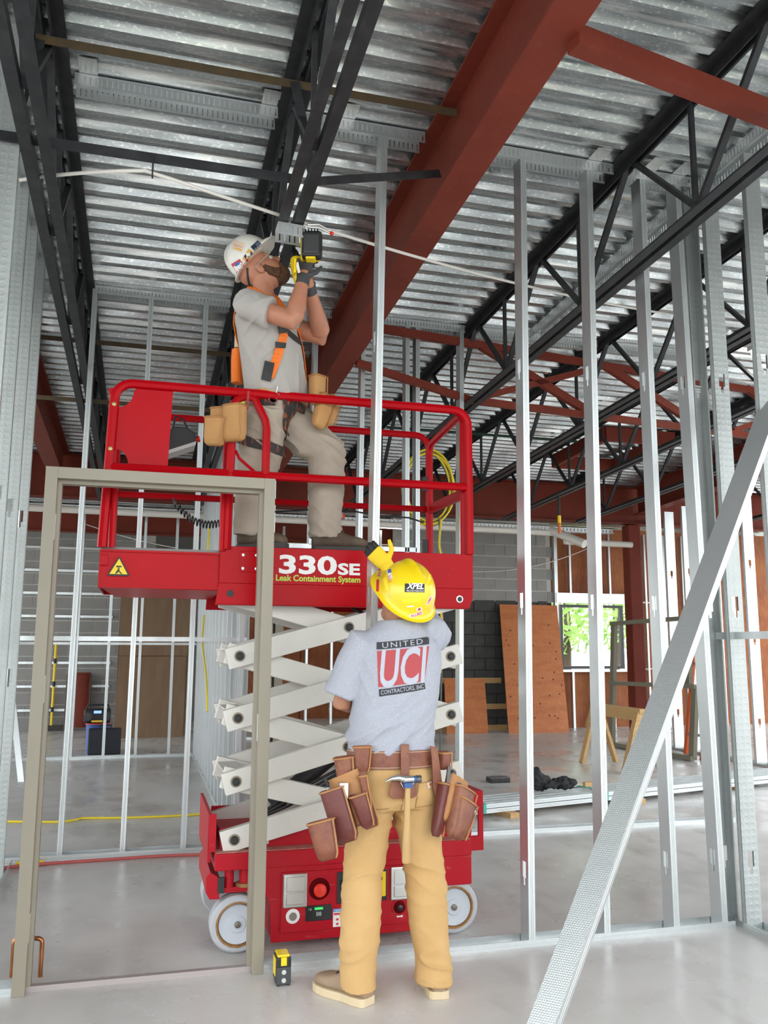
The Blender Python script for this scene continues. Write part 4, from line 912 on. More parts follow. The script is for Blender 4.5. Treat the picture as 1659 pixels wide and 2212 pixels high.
# shirt
m1 = MB(); sh1 = [((1.487, -.335, .965), .186, .132), ((1.490, -.340, 1.02), .187, .134), ((1.495, -.350, 1.10), .184, .134), ((1.505, -.357, 1.22), .186, .136), ((1.510, -.355, 1.33), .192, .130), ((1.510, -.350, 1.415), .184, .116), ((1.512, -.345, 1.470), .140, .098), ((1.517, -.335, 1.515), .082, .078)]
m1.rings([ering(c, X3, Y3, a, b, 28, 2.5) for c, a, b in sh1])
m1.tube([V((1.44, -.345, 1.39)), LS+V((0.01, 0, .01)), LS.lerp(LE, .40), LS.lerp(LE, .83)], [.082, .083, .082, .086], 18)
m1.tube([V((1.58, -.345, 1.39)), RS+V((0, 0, .012)), RS.lerp(RE, .45), RS.lerp(RE, .80)], [.085, .084, .080, .078], 18)
def w1f(p):
    a = .006*mnoise.noise(V((p.x*5+p.z*7, p.y*4, p.z*9-p.x*6)))
    d1, d2 = p.x*.80+p.z*.60, -p.x*.60+p.z*.80            # folds run down from the right armpit to the left hip
    k = max(0, min(1, (1.30-p.z)/.22)); q = V((d1, p.y, d2))
    b = .015*k*ridge_n(q, 2.2, 2.5, 11)+.007*k*ridge_n(q+V((3, 1, 5)), 4, 4, 21)
    e = max(0, 1-(p-V((1.66, -.44, 1.45))).length/.20); c = .012*e*ridge_n(V((p.x*.5+p.z, p.y, p.x-p.z*.4)), 3, 3, 24)
    g = max(0, 1-(p-V((1.38, -.42, 1.27))).length/.14); h = .010*g*ridge_n(V((p.x+p.z*.3, p.y, p.z)), 22, 4, 5)
    return a+b+c+h-.004*k
shirt1 = remesh(m1, 't_shirt', heather, W1, .0065, 7, w1f)
m1 = MB(); m1.rings([ering((1.49, -.335, .905), X3, Y3, .172, .122, 24, 2.4), ering((1.49, -.335, .93), X3, Y3, .176, .124, 24, 2.4), ering((1.49, -.335, .97), X3, Y3, .178, .126, 24, 2.4)]); remesh(m1, 'shirt_tail', heather, W1, .006, 2, folds(.006, 22, 10, 12))
# trousers
m1 = MB(); m1.rings([ering(c, X3, Y3, a, b, 26, 2.6) for c, a, b in (((1.497, -.33, .955), .168, .118), ((1.500, -.335, .88), .176, .132), ((1.502, -.335, .80), .184, .138), ((1.502, -.333, .735), .186, .125))])
for (h_, k_, a_), o_ in zip(legs1, (-.0, .0)):
    h_, k_, a_ = V(h_), V(k_), V(a_)
    m1.rings([ering(h_.lerp(k_, .10), X3, Y3, .100, .125, 22, 2.3), ering(h_.lerp(k_, .30), X3, Y3, .099, .112, 22), ering(h_.lerp(k_, .6), X3, Y3, .091, .098, 22), ering(k_, X3, Y3, .084, .090, 22), ering(k_.lerp(a_, .25), X3, Y3, .085, .090, 22), ering(k_.lerp(a_, .6), X3, Y3, .081, .084, 22), ering(k_.lerp(a_, .85), X3, Y3, .072, .076, 22), ering(a_+V((0, 0, -.015)), X3, Y3, .073, .086, 22), ering(a_+V((0, -.004, -.040)), X3, Y3, .075, .092, 22)])
def w1p(p):
    k = math.exp(-((p.z-.44)/.13)**2)+.9*math.exp(-((p.z-.12)/.09)**2)+.9*math.exp(-((p.z-.69)/.09)**2)+.15
    s_ = 1 if p.x > 1.5 else -1
    return .004*mnoise.noise(p*8)+.014*k*ridge_n(V((p.x*.6, p.y*.6, p.z+.35*s_*p.x)), 9, 9, 14)*(.35+.9*max(0, mnoise.noise(V((p.x*8, p.y*8, p.z*6)))+.35))-.002*k
trou1 = remesh(m1, 'trousers', duck, W1, .0065, 6, w1p)
bvt = bvh_of(trou1)
seam = mat('dark_tan_seam', (.36, .21, .075), .9)
strap([(1.51, -.48, .91), (1.505, -.49, .80), (1.50, -.47, .72)], .004, bvt, 'seat_seam', seam, trou1, .001, .002)
for a, b, c, d in ((1.575, .845, 1.672, .86), (1.565, .735, 1.66, .745), (1.44, .735, 1.335, .745)): strap([(a, -.5, b), (c, -.47, d)], .004, bvt, 'pocket_seam', seam, trou1, .001, .002)
strap([(1.575, -.5, .845), (1.565, -.5, .735)], .004, bvt, 'pocket_seam', seam, trou1, .001, .002)
printed(quad2((1.628, -.5, .835), V((.96, 0, .28)), V((-.28, 0, .96)), .026, .022), bvt, (0, 1, 0), .0025, 'brand_patch', mat('patch_white', (.75, .70, .62), .8), trou1)
m1 = MB(); m1.lathe([(.007, 0), (.007, .001)], (1.631, -.5, .835), (0, -1, 0), 14); printed(m1, bvt, (0, 1, 0), .0035, 'patch_mark', orange, trou1)
shoe(W1, (1.374, -.445, 0), (-.55, .83), .290, .108, .096, bootm, solem); shoe(W1, (1.662, -.462, 0), (.12, 1), .270, .10, .088, bootm, solem)
# hard hat with stickers
HF, HS, HU = frame3((-.16, .74, .65))
hat1 = hard_hat(W1, HC+HU*.045, HF, HS, HU, haty, H=.156, rx=.121, ry=.150)
bvh1 = bvh_of(hat1); VD = (HC-V((.437, -3.995, 1.401))).normalized()
ex1 = V((math.cos(.27), -math.sin(.27), 0)); ey1 = ex1.cross(VD)*1; ey1 = V((0, 0, 1))
def at_px(x, y, dist=3.75):
    d = fw+r2*((x-829.5)/F_PX)-u2*((y-1106)/F_PX); return V((.43658, -3.99453, 1.40127))+d*dist
stw, stb, strd = mat('sticker_white', (1, 1, 1)), black, mat('sticker_scarlet', (.55, .03, .05), .5)
def sticker(px, py, w, h, m, name, ang=0., off=.0012, txt=None, txm=None, ts=None, bold=0., shear=0.):
    c = at_px(px, py); e1 = r2*math.cos(ang)+u2*math.sin(ang); e2 = -r2*math.sin(ang)+u2*math.cos(ang)
    if w: printed(quad2(c, e1, e2, w, h), bvh1, VD, off, name, m, hat1, .01)
    if txt:
        t_ = MB(); text_mb(t_, txt, ts, c, e1, e2, width=w*.92 if w else None, bold=bold, shear=shear); printed(t_, bvh1, VD, off+.001, name+'_text', txm, hat1, .01)
sticker(895, 1271, .084, .037, stb, 'maker_sticker', -.02)
sticker(896, 1267, .080, .0001, stb, 'maker_name', -.02, .0022, 'XPEL', stw, .034, .0012, .3)
sticker(896, 1277.5, .078, .0001, stb, 'maker_line', -.02, .0022, 'PROTECTIVE FILM', stw, .012)
sticker(842, 1241, .017, .042, mat('flag_white', (.75, .68, .66), .5), 'flag_sticker', .30)
sticker(841, 1233, .016, .017, mat('flag_blue', (.06, .12, .42), .5), 'flag_canton', .30, .002)
for k in range(4): sticker(841.5+k*.6-1, 1245+k*4, .016, .0032, mat('flag_red', (.60, .10, .10), .5), 'flag_stripe', .30, .002)
sticker(818, 1233, .012, .040, strd, 'red_sticker', -.22); sticker(815, 1264, .012, .054, strd, 'red_sticker', .0, .0012)
sticker(818, 1233, .036, 0.0001, strd, 'red_sticker', 1.35, .0012, 'Cardinal', stw, .012)
refl = mat('reflective_lime_strip', (.92, .72, .02), .35)
sticker(834, 1262, .016, .058, refl, 'reflective_strip', .25); sticker(888, 1298, .078, .016, refl, 'reflective_strip', .06); sticker(926, 1250, .010, .05, refl, 'reflective_strip', -.25)
sticker(886, 1310, .030, .0055, stw, 'small_label', .03); sticker(838, 1287, .010, .020, mat('sticker_lime', (.7, .72, .10), .5), 'small_label', .5)
sticker(927, 1297, .013, .044, stw, 'event_sticker', -.55); sticker(927, 1297, .040, .0001, stw, 'event_sticker', 1.02, .0013, 'SUMMIT', strd, .013, .0003)
sticker(899, 1327, .058, .014, stw, 'union_sticker', .28); sticker(899, 1327, .056, .0001, stw, 'union_sticker', .28, .0014, 'ALLIED', strd, .015, .0004)
sticker(905, 1316, .024, .014, stw, 'union_crest', .25); sticker(905, 1316, .012, .009, strd, 'union_crest_mark', .25, .002)
# T-shirt print
bvs = bvh_of(shirt1); dk = mat('print_charcoal', (.045, .047, .052), .9); pr_red = mat('print_brick_red', (.42, .075, .080), .9); pr_l = mat('print_pale', (.46, .47, .53), .95)
def pc(x, y): return at_px(x, y, 3.55)
def shirt_print(mb, off, nm, m): printed(mb, bvs, fw, off, nm, m, shirt1, .012)
def pq(pts):
    m_ = MB(); return m_.add([pc(*p) for p in pts], [tuple(range(len(pts)))])
shirt_print(pq([(813, 1409), (931, 1402), (931, 1387), (813, 1394)]), .0015, 'print_bar', dk)
shirt_print(pq([(819, 1506), (921, 1496), (919, 1482), (818, 1491)]), .0015, 'print_bar', dk)
shirt_print(pq([(817, 1487), (919, 1479), (931, 1406), (814, 1412)]), .0012, 'print_field', pr_red)
e1 = (pc(931, 1402)-pc(813, 1409)).normalized(); e2 = (u2-e1*u2.dot(e1)).normalized()
t_ = MB(); text_mb(t_, 'UNITED', .030, pc(871, 1398), e1, e2, width=.172, font_space=1.25); shirt_print(t_, .0024, 'print_text', pr_l)
t_ = MB(); text_mb(t_, 'CONTRACTORS, INC', .024, pc(870, 1494), (pc(921, 1489)-pc(819, 1498)).normalized(), e2, width=.180); shirt_print(t_, .0024, 'print_text', pr_l)
t_ = MB(); text_mb(t_, 'UCI', .205, pc(874, 1446), e1, e2, width=.205, bold=.004, shear=.25); shirt_print(t_, .0022, 'print_letters', pr_l)
# gloves
m1 = MB(); m2 = MB(); hd = (V((1.488, .0, 1.875))-RW).normalized()
hand_shapes(m1, RW+V((-.008, .005, .02)), (-.62, .12, .62), (.35, .93, .10), .62, -1, thumb=(.8, .1), mbf=m2)
m1.tube([RW-(RW-RE).normalized()*.05, RW, RW+hd*.03], [.036, .034, .032], 14)
g1 = remesh(m1, 'glove', glovey, W1, .0035, 3); remesh(m2, 'glove_fingers', gloveb, g1, .0035, 2)
m1 = MB(); hand_shapes(m1, LW, (.35, .85, .25), (.8, -.35, 0), .6, 1); remesh(m1, 'glove', glovey, W1, .004, 3)
# belt and pouches
bvp = bvh_of(trou1)
m1 = MB(); rings = []; n = 40
for k in range(n):
    a = 2*PI*k/n; ca, sa = math.cos(a), math.sin(a)
    def sp(rx, ry, z): return V((1.495+rx*math.copysign(abs(ca)**.85, ca), -.335+ry*math.copysign(abs(sa)**.85, sa), z))
    rings.append([sp(.190, .137, .905), sp(.194, .141, .905), sp(.194, .141, .978), sp(.190, .137, .978)])
m1.rings(rings, closed=True); belt = part('tool_belt', m1, leath, W1, sm=True)
for z in (.911, .972):
    m1 = MB(); m1.tube([V((1.495+.1945*math.copysign(abs(math.cos(a))**.85, math.cos(a)), -.335+.1415*math.copysign(abs(math.sin(a))**.85, math.sin(a)), z)) for a in [PI+PI*k/30 for k in range(31)]], .0012, 5); part('belt_stitching', m1, mat('pale_thread', (.60, .48, .34), .8), belt)
def pouch(c, rx, out_, w0, w1, h, d, m, name='pouch', edge=True, par=belt, tilt=0.):
    """c = top centre at the body side; hangs down; out_ = outwards"""
    c, out_ = V(c), V(out_).normalized(); rt_ = V(rx).normalized(); dn = out_.cross(rt_).normalized()
    if dn.z > 0: dn = -dn
    m1 = MB(); rings = []
    for t, wk, dk_ in ((0, 1, 1), (.35, 1, 1.02), (.75, 1, .95), (.92, .93, .75), (1.0, .72, .35)):
        w_ = (w0+(w1-w0)*t)*wk; rings.append(ering(c+dn*h*t+out_*d*.5, rt_, out_, w_/2, d/2*dk_, 20, 3.6))
    rings = [ering(c+dn*h*.12+out_*d*.5, rt_, out_, w0*.36, d*.30, 20, 3.6), ering(c+dn*.004+out_*d*.5, rt_, out_, w0*.46, d*.42, 20, 3.6)]+rings
    m1.rings(rings); o = part(name, m1, m, par, sm=True); smooth(o, 50)
    if edge:
        m1 = MB(); m1.tube(ering(c+out_*d*.5+dn*.006, rt_, out_, w0/2+.002, d/2+.002, 28, 3.6), .0042, 6, closed=True); part('pouch_edge', m1, leatht, o, sm=True)
        m1 = MB(); m1.tube([c+out_*(d*1.0)+rt_*w_/2*.97+dn*h*t for t, w_ in ((.03, w0), (.5, (w0+w1)/2), (.85, w1), (.97, w1*.8))], .0035, 6); part('pouch_welt', m1, leatht, o, sm=True)
    return o
pl_ = lambda x, y, Yv: (lambda d: V((.43658, -3.99453, 1.40127))+d*((Yv+3.99453)/d.y))(fw+r2*((x-829.5)/F_PX)-u2*((y-1106)/F_PX))
# left cluster
pouch(pl_(742, 1632, -.42), (.9, -.25, .12), (-.25, -.95, 0), .080, .066, .115, .06, leath)
pouch(pl_(782, 1610, -.46), (1, 0, .0), (-.15, -1, 0), .075, .060, .105, .022, leath)
pouch(pl_(744, 1672, -.41), (.80, -.45, .40), (-.35, -.92, .1), .135, .12, .20, .075, leatht, edge=False)
pouch(pl_(722, 1700, -.44), (.84, -.40, .32), (-.40, -.9, .05), .105, .10, .215, .075, leathr)
pouch(pl_(768, 1690, -.46), (.86, -.35, .36), (-.2, -.95, .0), .085, .07, .185, .045, leath)
pouch(pl_(694, 1770, -.50), (.88, -.30, .25), (-.30, -.93, .1), .108, .085, .150, .065, leath)
pouch(pl_(772, 1712, -.51), (.88, -.3, .32), (-.2, -.95, 0), .070, .055, .135, .040, leathr)
pouch(pl_(782, 1672, -.52), (.95, -.2, .18), (-.1, -1, 0), .030, .026, .135, .024, leath)
m1 = MB(); m1.poly([pl_(770, 1655, -.475), pl_(790, 1655, -.475), pl_(792, 1780, -.49), pl_(760, 1790, -.49), pl_(745, 1700, -.475)], (0, .012, 0)); part('pouch_flap', m1, leath, belt)
# right cluster
pouch(pl_(948, 1622, -.40), (.8, .55, -.02), (.55, -.80, 0), .050, .050, .075, .05, leath)
pouch(pl_(952, 1690, -.44), (.75, .60, -.30), (.50, -.85, 0), .060, .050, .215, .05, leathr)
pouch(pl_(985, 1702, -.42), (.72, .52, -.42), (.55, -.82, .05), .125, .085, .205, .075, leath)
pouch(pl_(996, 1728, -.46), (.74, .45, -.46), (.52, -.84, .05), .110, .060, .160, .055, leath)
pouch(pl_(976, 1680, -.40), (.72, .6, -.42), (.55, -.82, .0), .14, .11, .19, .06, leatht, edge=False)
m1 = MB(); m1.poly([pl_(930, 1612, -.475), pl_(945, 1614, -.465), pl_(955, 1690, -.455), pl_(948, 1760, -.46), pl_(936, 1700, -.47), pl_(934, 1650, -.475)], (0, .01, 0)); part('pouch_flap', m1, leath, belt)
# tools in the pouches
m1 = MB(); a, b = pl_(738, 1715, -.49), pl_(706, 1706, -.49); m1.bar(a, b, .012, .018); m1.bb(pl_(742, 1712, -.50)+V((-.02, -.02, -.02)), pl_(742, 1690, -.50)+V((.015, .01, 0))); sq = solo('speed_clamp', m1, steel, 'small steel clamp sticking out of the left leather pouch', 'tool')
m1 = MB(); m1.cyl(pl_(709, 1700, -.46), pl_(701, 1680, -.46), .007); solo('marker_pen', m1, black, 'black marker standing in the left leather pouch', 'pen')
m1 = MB(); m1.bar(pl_(966, 1700, -.47), pl_(970, 1655, -.47), .012, .014); m1.bar(pl_(972, 1700, -.46), pl_(980, 1668, -.46), .01, .012); solo('pliers', m1, mat('dark_tool_steel', (.12, .12, .12), .4, .6), 'dark pliers sticking out of the right leather pouch', 'pliers')
m1 = MB(); m1.cyl(pl_(984, 1712, -.47), pl_(990, 1690, -.47), .013); solo('screwdriver', m1, mat('navy_handle', (.03, .05, .10), .35), 'navy handled screwdriver in the right leather pouch', 'screwdriver', sm=True)
m1 = MB(); m1.cyl(pl_(996, 1712, -.46), pl_(1000, 1698, -.46), .011); solo('screwdriver', m1, mat('bright_button_red', (.7, .02, .02)), 'red capped screwdriver in the right leather pouch', 'screwdriver', sm=True)
# hammer holder and hammer
yh = -.500
m1 = MB(); m1.poly([pl_(846, 1688, yh), pl_(900, 1684, yh), pl_(902, 1718, yh), pl_(893, 1724, yh), pl_(848, 1726, yh), pl_(840, 1718, yh)], (0, .006, 0)); m1.poly([pl_(866, 1608, yh+.008), pl_(884, 1608, yh+.008), pl_(885, 1690, yh), pl_(866, 1690, yh)], (0, .006, 0)); ho = part('hammer_holder', m1, leath, belt, bev=.002)
m1 = MB(); m1.tube([pl_(866, 1690, yh-.004), pl_(872, 1702, yh-.018), pl_(884, 1703, yh-.018), pl_(893, 1692, yh-.004)], .003, 8); part('hammer_loop', m1, steel, ho, sm=True)
ham = thing('hammer', 'claw hammer with wooden handle hanging from the back of the leather belt', 'hammer', pl_(879, 1865, yh-.03))
m1 = MB(); rings = []
for x, y, w_ in ((881, 1694, .011), (880, 1725, .012), (879, 1770, .014), (878, 1815, .017), (878, 1858, .019), (878, 1864, .017)): rings.append(ering(pl_(x, y, yh-.032), X3, Y3, w_, w_*.72, 14, 2.5))
m1.rings(rings); part('handle', m1, mat('hickory_handle', (.50, .32, .13), .5, noise=[(6, (.40, .23, .08), .6, .4, .65, (8, 8, 1))]), ham, sm=True)
m1 = MB(); m1.tube([pl_(872, 1684, yh-.032), pl_(890, 1683, yh-.032), pl_(898, 1683, yh-.032)], [.016, .014, .012], 12); m1.tube([pl_(874, 1683, yh-.032), pl_(860, 1680, yh-.032), pl_(846, 1682, yh-.036), pl_(833, 1688, yh-.038)], [.015, .012, .008, .003], 10); part('head', m1, steel, ham, sm=True)
m1 = MB(); m1.cyl(pl_(893, 1683, yh-.032), pl_(899, 1683, yh-.032), .0135); m1.bb(pl_(874, 1692, yh-.045), pl_(888, 1700, yh-.02)); part('blue_band', m1, mat('hammer_blue', (.03, .09, .25), .4), ham)
m1 = MB(); m1.cyl(pl_(899, 1683, yh-.032), pl_(909, 1683, yh-.032), .0155); part('striking_face', m1, mat('dark_tool_steel', (.2, .2, .2)), ham, sm=True)
# ---------------------------------------------------------------- worker on the lift
CAMP = V((.43658, -3.99453, 1.40127))
def Q(p):
    # leans the figure out over the front rail: from the hips up it comes forward, and correspondingly lower and further left
    p = V(p); k = .37*max(0, min(1, (p.z-2.40)/.85)); s_ = (p.y-k-CAMP.y)/(p.y-CAMP.y); return CAMP+(p-CAMP)*s_
ql = lambda x, y, Yv: Q(pl_(x, y, Yv))
W2 = thing('person', 'bearded worker in white hard hat and orange harness drilling overhead on the lift', 'person', (1.08, .52, 1.886))
fd = V((.82, -.57, 0)); rg = V((-.57, -.82, 0))          # torso facing, and the person's right
f2, s2, u2h = frame3((.70, -.12, .70))
H2 = Q((.985, .55, 3.455))
m1 = MB(); head_shapes(m1, H2, f2, s2, u2h)
m1.rings([ering(Q((1.005, .565, 3.20)), fd, rg, .065, .085), ering(Q((1.012, .56, 3.28)), fd, rg, .062, .066), ering(Q((1.005, .555, 3.34)), f2, s2, .060, .060), ering(Q((.985, .55, 3.42)), f2, s2, .060, .058)])
m1.rings([ering(Q(c), rg, fd, a, b, 22, 2.4) for c, a, b in (((1.08, .55, 2.62), .15, .105), ((1.078, .55, 2.75), .15, .11), ((1.06, .555, 2.92), .155, .11), ((1.035, .56, 3.08), .165, .11), ((1.015, .56, 3.20), .16, .09), ((1.01, .56, 3.24), .10, .07))])
aR = (Q((.905, .410, 3.195)), Q((1.128, .285, 3.085)), Q((1.192, .375, 3.352)))
aL = (Q((1.125, .700, 3.235)), Q((1.345, .585, 3.125)), Q((1.236, .425, 3.340)))
for S_, E_, Wr in (aR, aL):
    m1.tube([S_, S_.lerp(E_, .3), S_.lerp(E_, .7), E_, E_.lerp(Wr, .12), E_.lerp(Wr, .35), E_.lerp(Wr, .75), Wr, Wr+(Wr-E_).normalized()*.05], [.048, .050, .049, .046, .049, .048, .036, .030, .030], 16)
lg = ((Q((1.03, .475, 2.66)), Q((.985, .43, 2.31)), Q((.950, .45, 1.985))), (Q((1.135, .62, 2.66)), Q((1.350, .435, 2.42)), Q((1.345, .43, 1.985))))
for a, b, c in lg: m1.tube([a, a.lerp(b, .5), b, b.lerp(c, .4), c, c-V((0, 0, .05))], [.08, .07, .055, .052, .036, .038], 14)
body2 = remesh(m1, 'body', skin, W2, .0055, 4)
bvb2 = bvh_of(body2)
# eyes, beard, hair
m1 = MB(); m1.sphere(H2+u2h*.012+f2*.080+s2*.031, .0115, 8); m1.sphere(H2+u2h*.012+f2*.080-s2*.031, .0115, 8); part('eye', m1, mat('eye_white', (.6, .56, .52), .3), W2, sm=True)
m1 = MB(); R2 = Matrix((f2, s2, u2h)).transposed()
m1.sphere(H2-u2h*.085+f2*.058, 1., 12, (.056, .056, .042), R2)
for q in (-1, 1):
    m1.tube([H2-u2h*.012+f2*.012+s2*q*.070, H2-u2h*.050+f2*.022+s2*q*.062, H2-u2h*.082+f2*.05+s2*q*.045], [.012, .022, .028], 12)
    m1.tube([H2-u2h*.036+f2*.103, H2-u2h*.046+f2*.094+s2*q*.028, H2-u2h*.072+f2*.082+s2*q*.036], [.009, .011, .014], 10)
remesh(m1, 'beard', beardm, W2, .004, 4, folds(.0025, 120, 120, 120))
m1 = MB(); m1.sphere(H2+u2h*.030-f2*.048, 1., 12, (.056, .066, .070), R2); part('hair', m1, hairm, W2, sm=True)
# T-shirt
m1 = MB(); sh = [((1.088, .545, 2.715), .180, .150), ((1.085, .545, 2.765), .182, .152), ((1.080, .55, 2.83), .183, .154), ((1.065, .555, 2.93), .182, .152), ((1.045, .56, 3.05), .190, .148), ((1.025, .56, 3.15), .195, .132), ((1.015, .562, 3.215), .165, .105), ((1.012, .562, 3.262), .092, .085)]
m1.rings([ering(Q(c), rg, fd, a, b, 28, 2.5) for c, a, b in sh])
for (S_, E_, Wr), k in ((aR, .50), (aL, .50)):
    m1.tube([Q((1.015, .56, 3.18)).lerp(S_, .55), S_+V((0, 0, .01)), S_.lerp(E_, .30), S_.lerp(E_, k)], [.080, .080, .077, .080], 18)
def w2f(p):
    e = max(0, 1-(p-aR[0]-V((.08, 0, -.10))).length/.26); q = V((p.x*.7-p.z*.7, p.y, p.x*.7+p.z*.7))
    k = max(0, min(1, (2.95-p.z)/.2))
    return .006*mnoise.noise(V((p.x*7-p.z*5, p.y*6, p.z*6+p.x*5)))+.013*e*ridge_n(q, 14, 5, 4)+.010*ridge_n(V((p.x+p.z*.25, p.y, p.z)), 13, 9, 2.2)*(.35+.65*k)-.005
shirt2 = remesh(m1, 't_shirt', greyt, W2, .0065, 6, w2f)
# trousers
m1 = MB(); m1.rings([ering(Q(c), rg, fd, a, b, 24, 2.5) for c, a, b in (((1.082, .55, 2.82), .165, .135), ((1.082, .55, 2.72), .178, .142), ((1.085, .55, 2.63), .182, .140), ((1.085, .55, 2.57), .165, .115))])
for a, b, c in lg:
    ax = (b-a).normalized(); sx = ax.cross(V((0, 1, 0))).normalized(); sy = ax.cross(sx)
    m1.tube([a.lerp(b, .02), a.lerp(b, .35), a.lerp(b, .75), b, b.lerp(c, .12), b.lerp(c, .35), b.lerp(c, .70), b.lerp(c, .90), c-V((0, 0, .022))], [.118, .116, .110, .104, .102, .098, .090, .086, .084], 20)
def w2p(p):
    k = .25+math.exp(-((p.z-2.42)/.14)**2)+.8*math.exp(-((p.z-2.03)/.08)**2)+.8*math.exp(-((p.z-2.62)/.08)**2)
    return .004*mnoise.noise(p*8)+.012*k*ridge_n(V((p.x*.7, p.y*.7, p.z+.6*p.x)), 6, 6, 15)-.004*k
trou2 = remesh(m1, 'trousers', khaki, W2, .0065, 6, w2p)
shoe(W2, (1.275, .425, 1.886), (.99, -.10), .300, .108, .118, bootd, mat('dark_rubber_sole', (.06, .055, .05), .8), col=.04); shoe(W2, (.905, .485, 1.886), (.75, -.62), .28, .10, .118, bootd, MATS['dark_rubber_sole'], col=.04)
# hard hat
HF2, HS2, HU2 = frame3((.60, -.07, .79))
hat2 = hard_hat(W2, Q((.938, .548, 3.512)), HF2, HS2, HU2, hatw, H=.132, rx=.106, ry=.120, brim=.045, rear=.009)
bvh2 = bvh_of(hat2); VD2 = (Q((.92, .45, 3.53))-V((.437, -3.995, 1.401))).normalized()
def sticker2(px, py, w, h, m, nm, ang=0., off=.0012, txt=None, txm=None, ts=.01):
    c = at_px(px, py, 4.5); e1 = r2*math.cos(ang)+u2*math.sin(ang); e2 = -r2*math.sin(ang)+u2*math.cos(ang)
    printed(quad2(c, e1, e2, w, h), bvh2, VD2, off, nm, m, hat2, .01)
    if txt:
        t_ = MB(); text_mb(t_, txt, ts, c, e1, e2, width=w*.8); printed(t_, bvh2, VD2, off+.0012, nm+'_text', txm, hat2, .01)
cream = mat('sticker_cream', (.72, .56, .44), .5)
sticker2(515.5, 532, .058, .050, cream, 'round_sticker', -.35, txt='SAFETY', txm=mat('sticker_rust', (.45, .15, .08), .5)); sticker2(516, 538, .035, .008, mat('sticker_gold', (.7, .42, .05), .5), 'sticker_line', -.35, .002)
sticker2(553, 531, .050, .030, mat('sticker_navy', (.02, .03, .06), .5), 'navy_sticker', .75); sticker2(556, 527, .022, .018, mat('sticker_slate', (.12, .15, .22), .5), 'navy_sticker_mark', .75, .002); sticker2(561, 537, .018, .008, stw, 'navy_sticker_mark', .4, .002)
sticker2(536, 551, .030, .058, mat('sticker_gold', (.7, .42, .05)), 'gold_sticker', -.55); sticker2(537, 550, .046, .016, black, 'gold_sticker_mark', .55, .0018); sticker2(537, 550, .022, .022, stw, 'gold_sticker_mark', .2, .0026); sticker2(534, 561, .012, .016, strd, 'gold_sticker_mark', .1, .003)
sticker2(515.5, 573, .052, .052, strd, 'square_sticker', .55); sticker2(517, 576, .046, .034, stw, 'square_sticker_panel', .55, .002); sticker2(513.5, 569, .026, .016, mat('flag_blue', (.05, .1, .4)), 'square_sticker_mark', .55, .0026)
m1 = MB(); m1.lathe([(.018, -.012), (.021, 0), (.016, .012)], H2-f2*.098-u2h*.030, f2, 14); m1.tube([H2-f2*.055+u2h*.035+s2*.070, H2-f2*.085+s2*.045, H2-f2*.100-u2h*.025], .006, 8); part('hat_suspension', m1, black, hat2, sm=True)
# safety glasses
m1 = MB(); rings = []
for k in range(9):
    a = -1.15+2.3*k/8; c = H2+u2h*.012+f2*(.048+.062*math.cos(a))+s2*(.070*math.sin(a)/math.sin(1.15)); nn = (f2*math.cos(a)+s2*math.sin(a)*.8).normalized()
    rings.append([c+u2h*.020, c+u2h*.020+nn*.002, c-u2h*.020+nn*.002, c-u2h*.020])
m1.rings(rings); gl = part('safety_glasses', m1, lens, W2, sm=True)
for q in (-1, 1):
    m1 = MB(); m1.tube([H2+u2h*.018+f2*.072+s2*q*.066, H2+u2h*.012+f2*.02+s2*q*.080, H2+u2h*.004-f2*.03+s2*q*.082], .0028, 6); part('temple_arm', m1, mat('grey_temple', (.35, .35, .35), .4), gl)
# gloves on the drill
m1 = MB(); hand_shapes(m1, aR[2]+V((0, 0, .01)), (.16, .12, .97), (.55, .80, .05), (.55, .75, .8, .8), -1, thumb=(.6, .5)); m1.tube([aR[2].lerp(aR[1], .12), aR[2], aR[2]+V((.005, .005, .03))], [.034, .034, .033], 14); remesh(m1, 'glove', gloveg, W2, .004, 3)
m1 = MB(); hand_shapes(m1, aL[2]+V((-.005, 0, .01)), (-.02, .02, .99), (-.80, .40, .05), (.6, .7, .75, .8), 1, thumb=(.6, .5)); m1.tube([aL[2].lerp(aL[1], .12), aL[2], aL[2]+V((0, 0, .03))], [.034, .034, .033], 14); remesh(m1, 'glove', gloveg, W2, .004, 3)
m1 = MB(); m1.poly([ql(641, 567, .325), ql(644, 565, .325), ql(649, 588, .325), ql(644, 590, .325), ql(640, 575, .325)], (0, .004, 0)); part('glove_label', m1, mat('patch_white', (.8, .8, .8)), W2)
# harness
bv2 = bvh_of(shirt2); bvt2 = bvh_of(trou2)
def P2(side, front, z): return Q((1.045-(z-3.05)*.14, .558, z))+rg*side+fd*front
hn = strap([P2(.10, .0, 3.26), P2(.115, .10, 3.20), P2(.12, .15, 3.10), P2(.115, .155, 3.04)], .046, bv2, 'harness_strap', orange, W2, .006, .004)
strap([P2(.115, .155, 3.05), P2(.15, .13, 2.97), P2(.17, .10, 2.88), P2(.175, .06, 2.80)], .046, bv2, 'harness_strap', orange, W2, .006, .004)
strap([P2(.175, .07, 2.88), P2(.18, .04, 2.78)], .050, bv2, 'buckle_plate', black, hn, .010, .004)
strap([P2(.15, .13, 2.985), P2(.157, .125, 2.955)], .060, bv2, 'buckle_plate', black, hn, .010, .005)
strap([P2(.117, .15, 3.085), P2(.120, .145, 3.045)], .060, bv2, 'buckle_plate', black, hn, .010, .005)
strap([P2(-.10, .0, 3.26), P2(-.115, .10, 3.20), P2(-.12, .15, 3.08), P2(-.14, .14, 2.95), P2(-.16, .08, 2.80)], .046, bv2, 'harness_strap', orange, W2, .006, .004)
strap([P2(.115, .15, 3.075), P2(.05, .16, 3.06), P2(-.05, .16, 3.06), P2(-.115, .15, 3.075)], .030, bv2, 'chest_strap', black, W2, .006, .004)
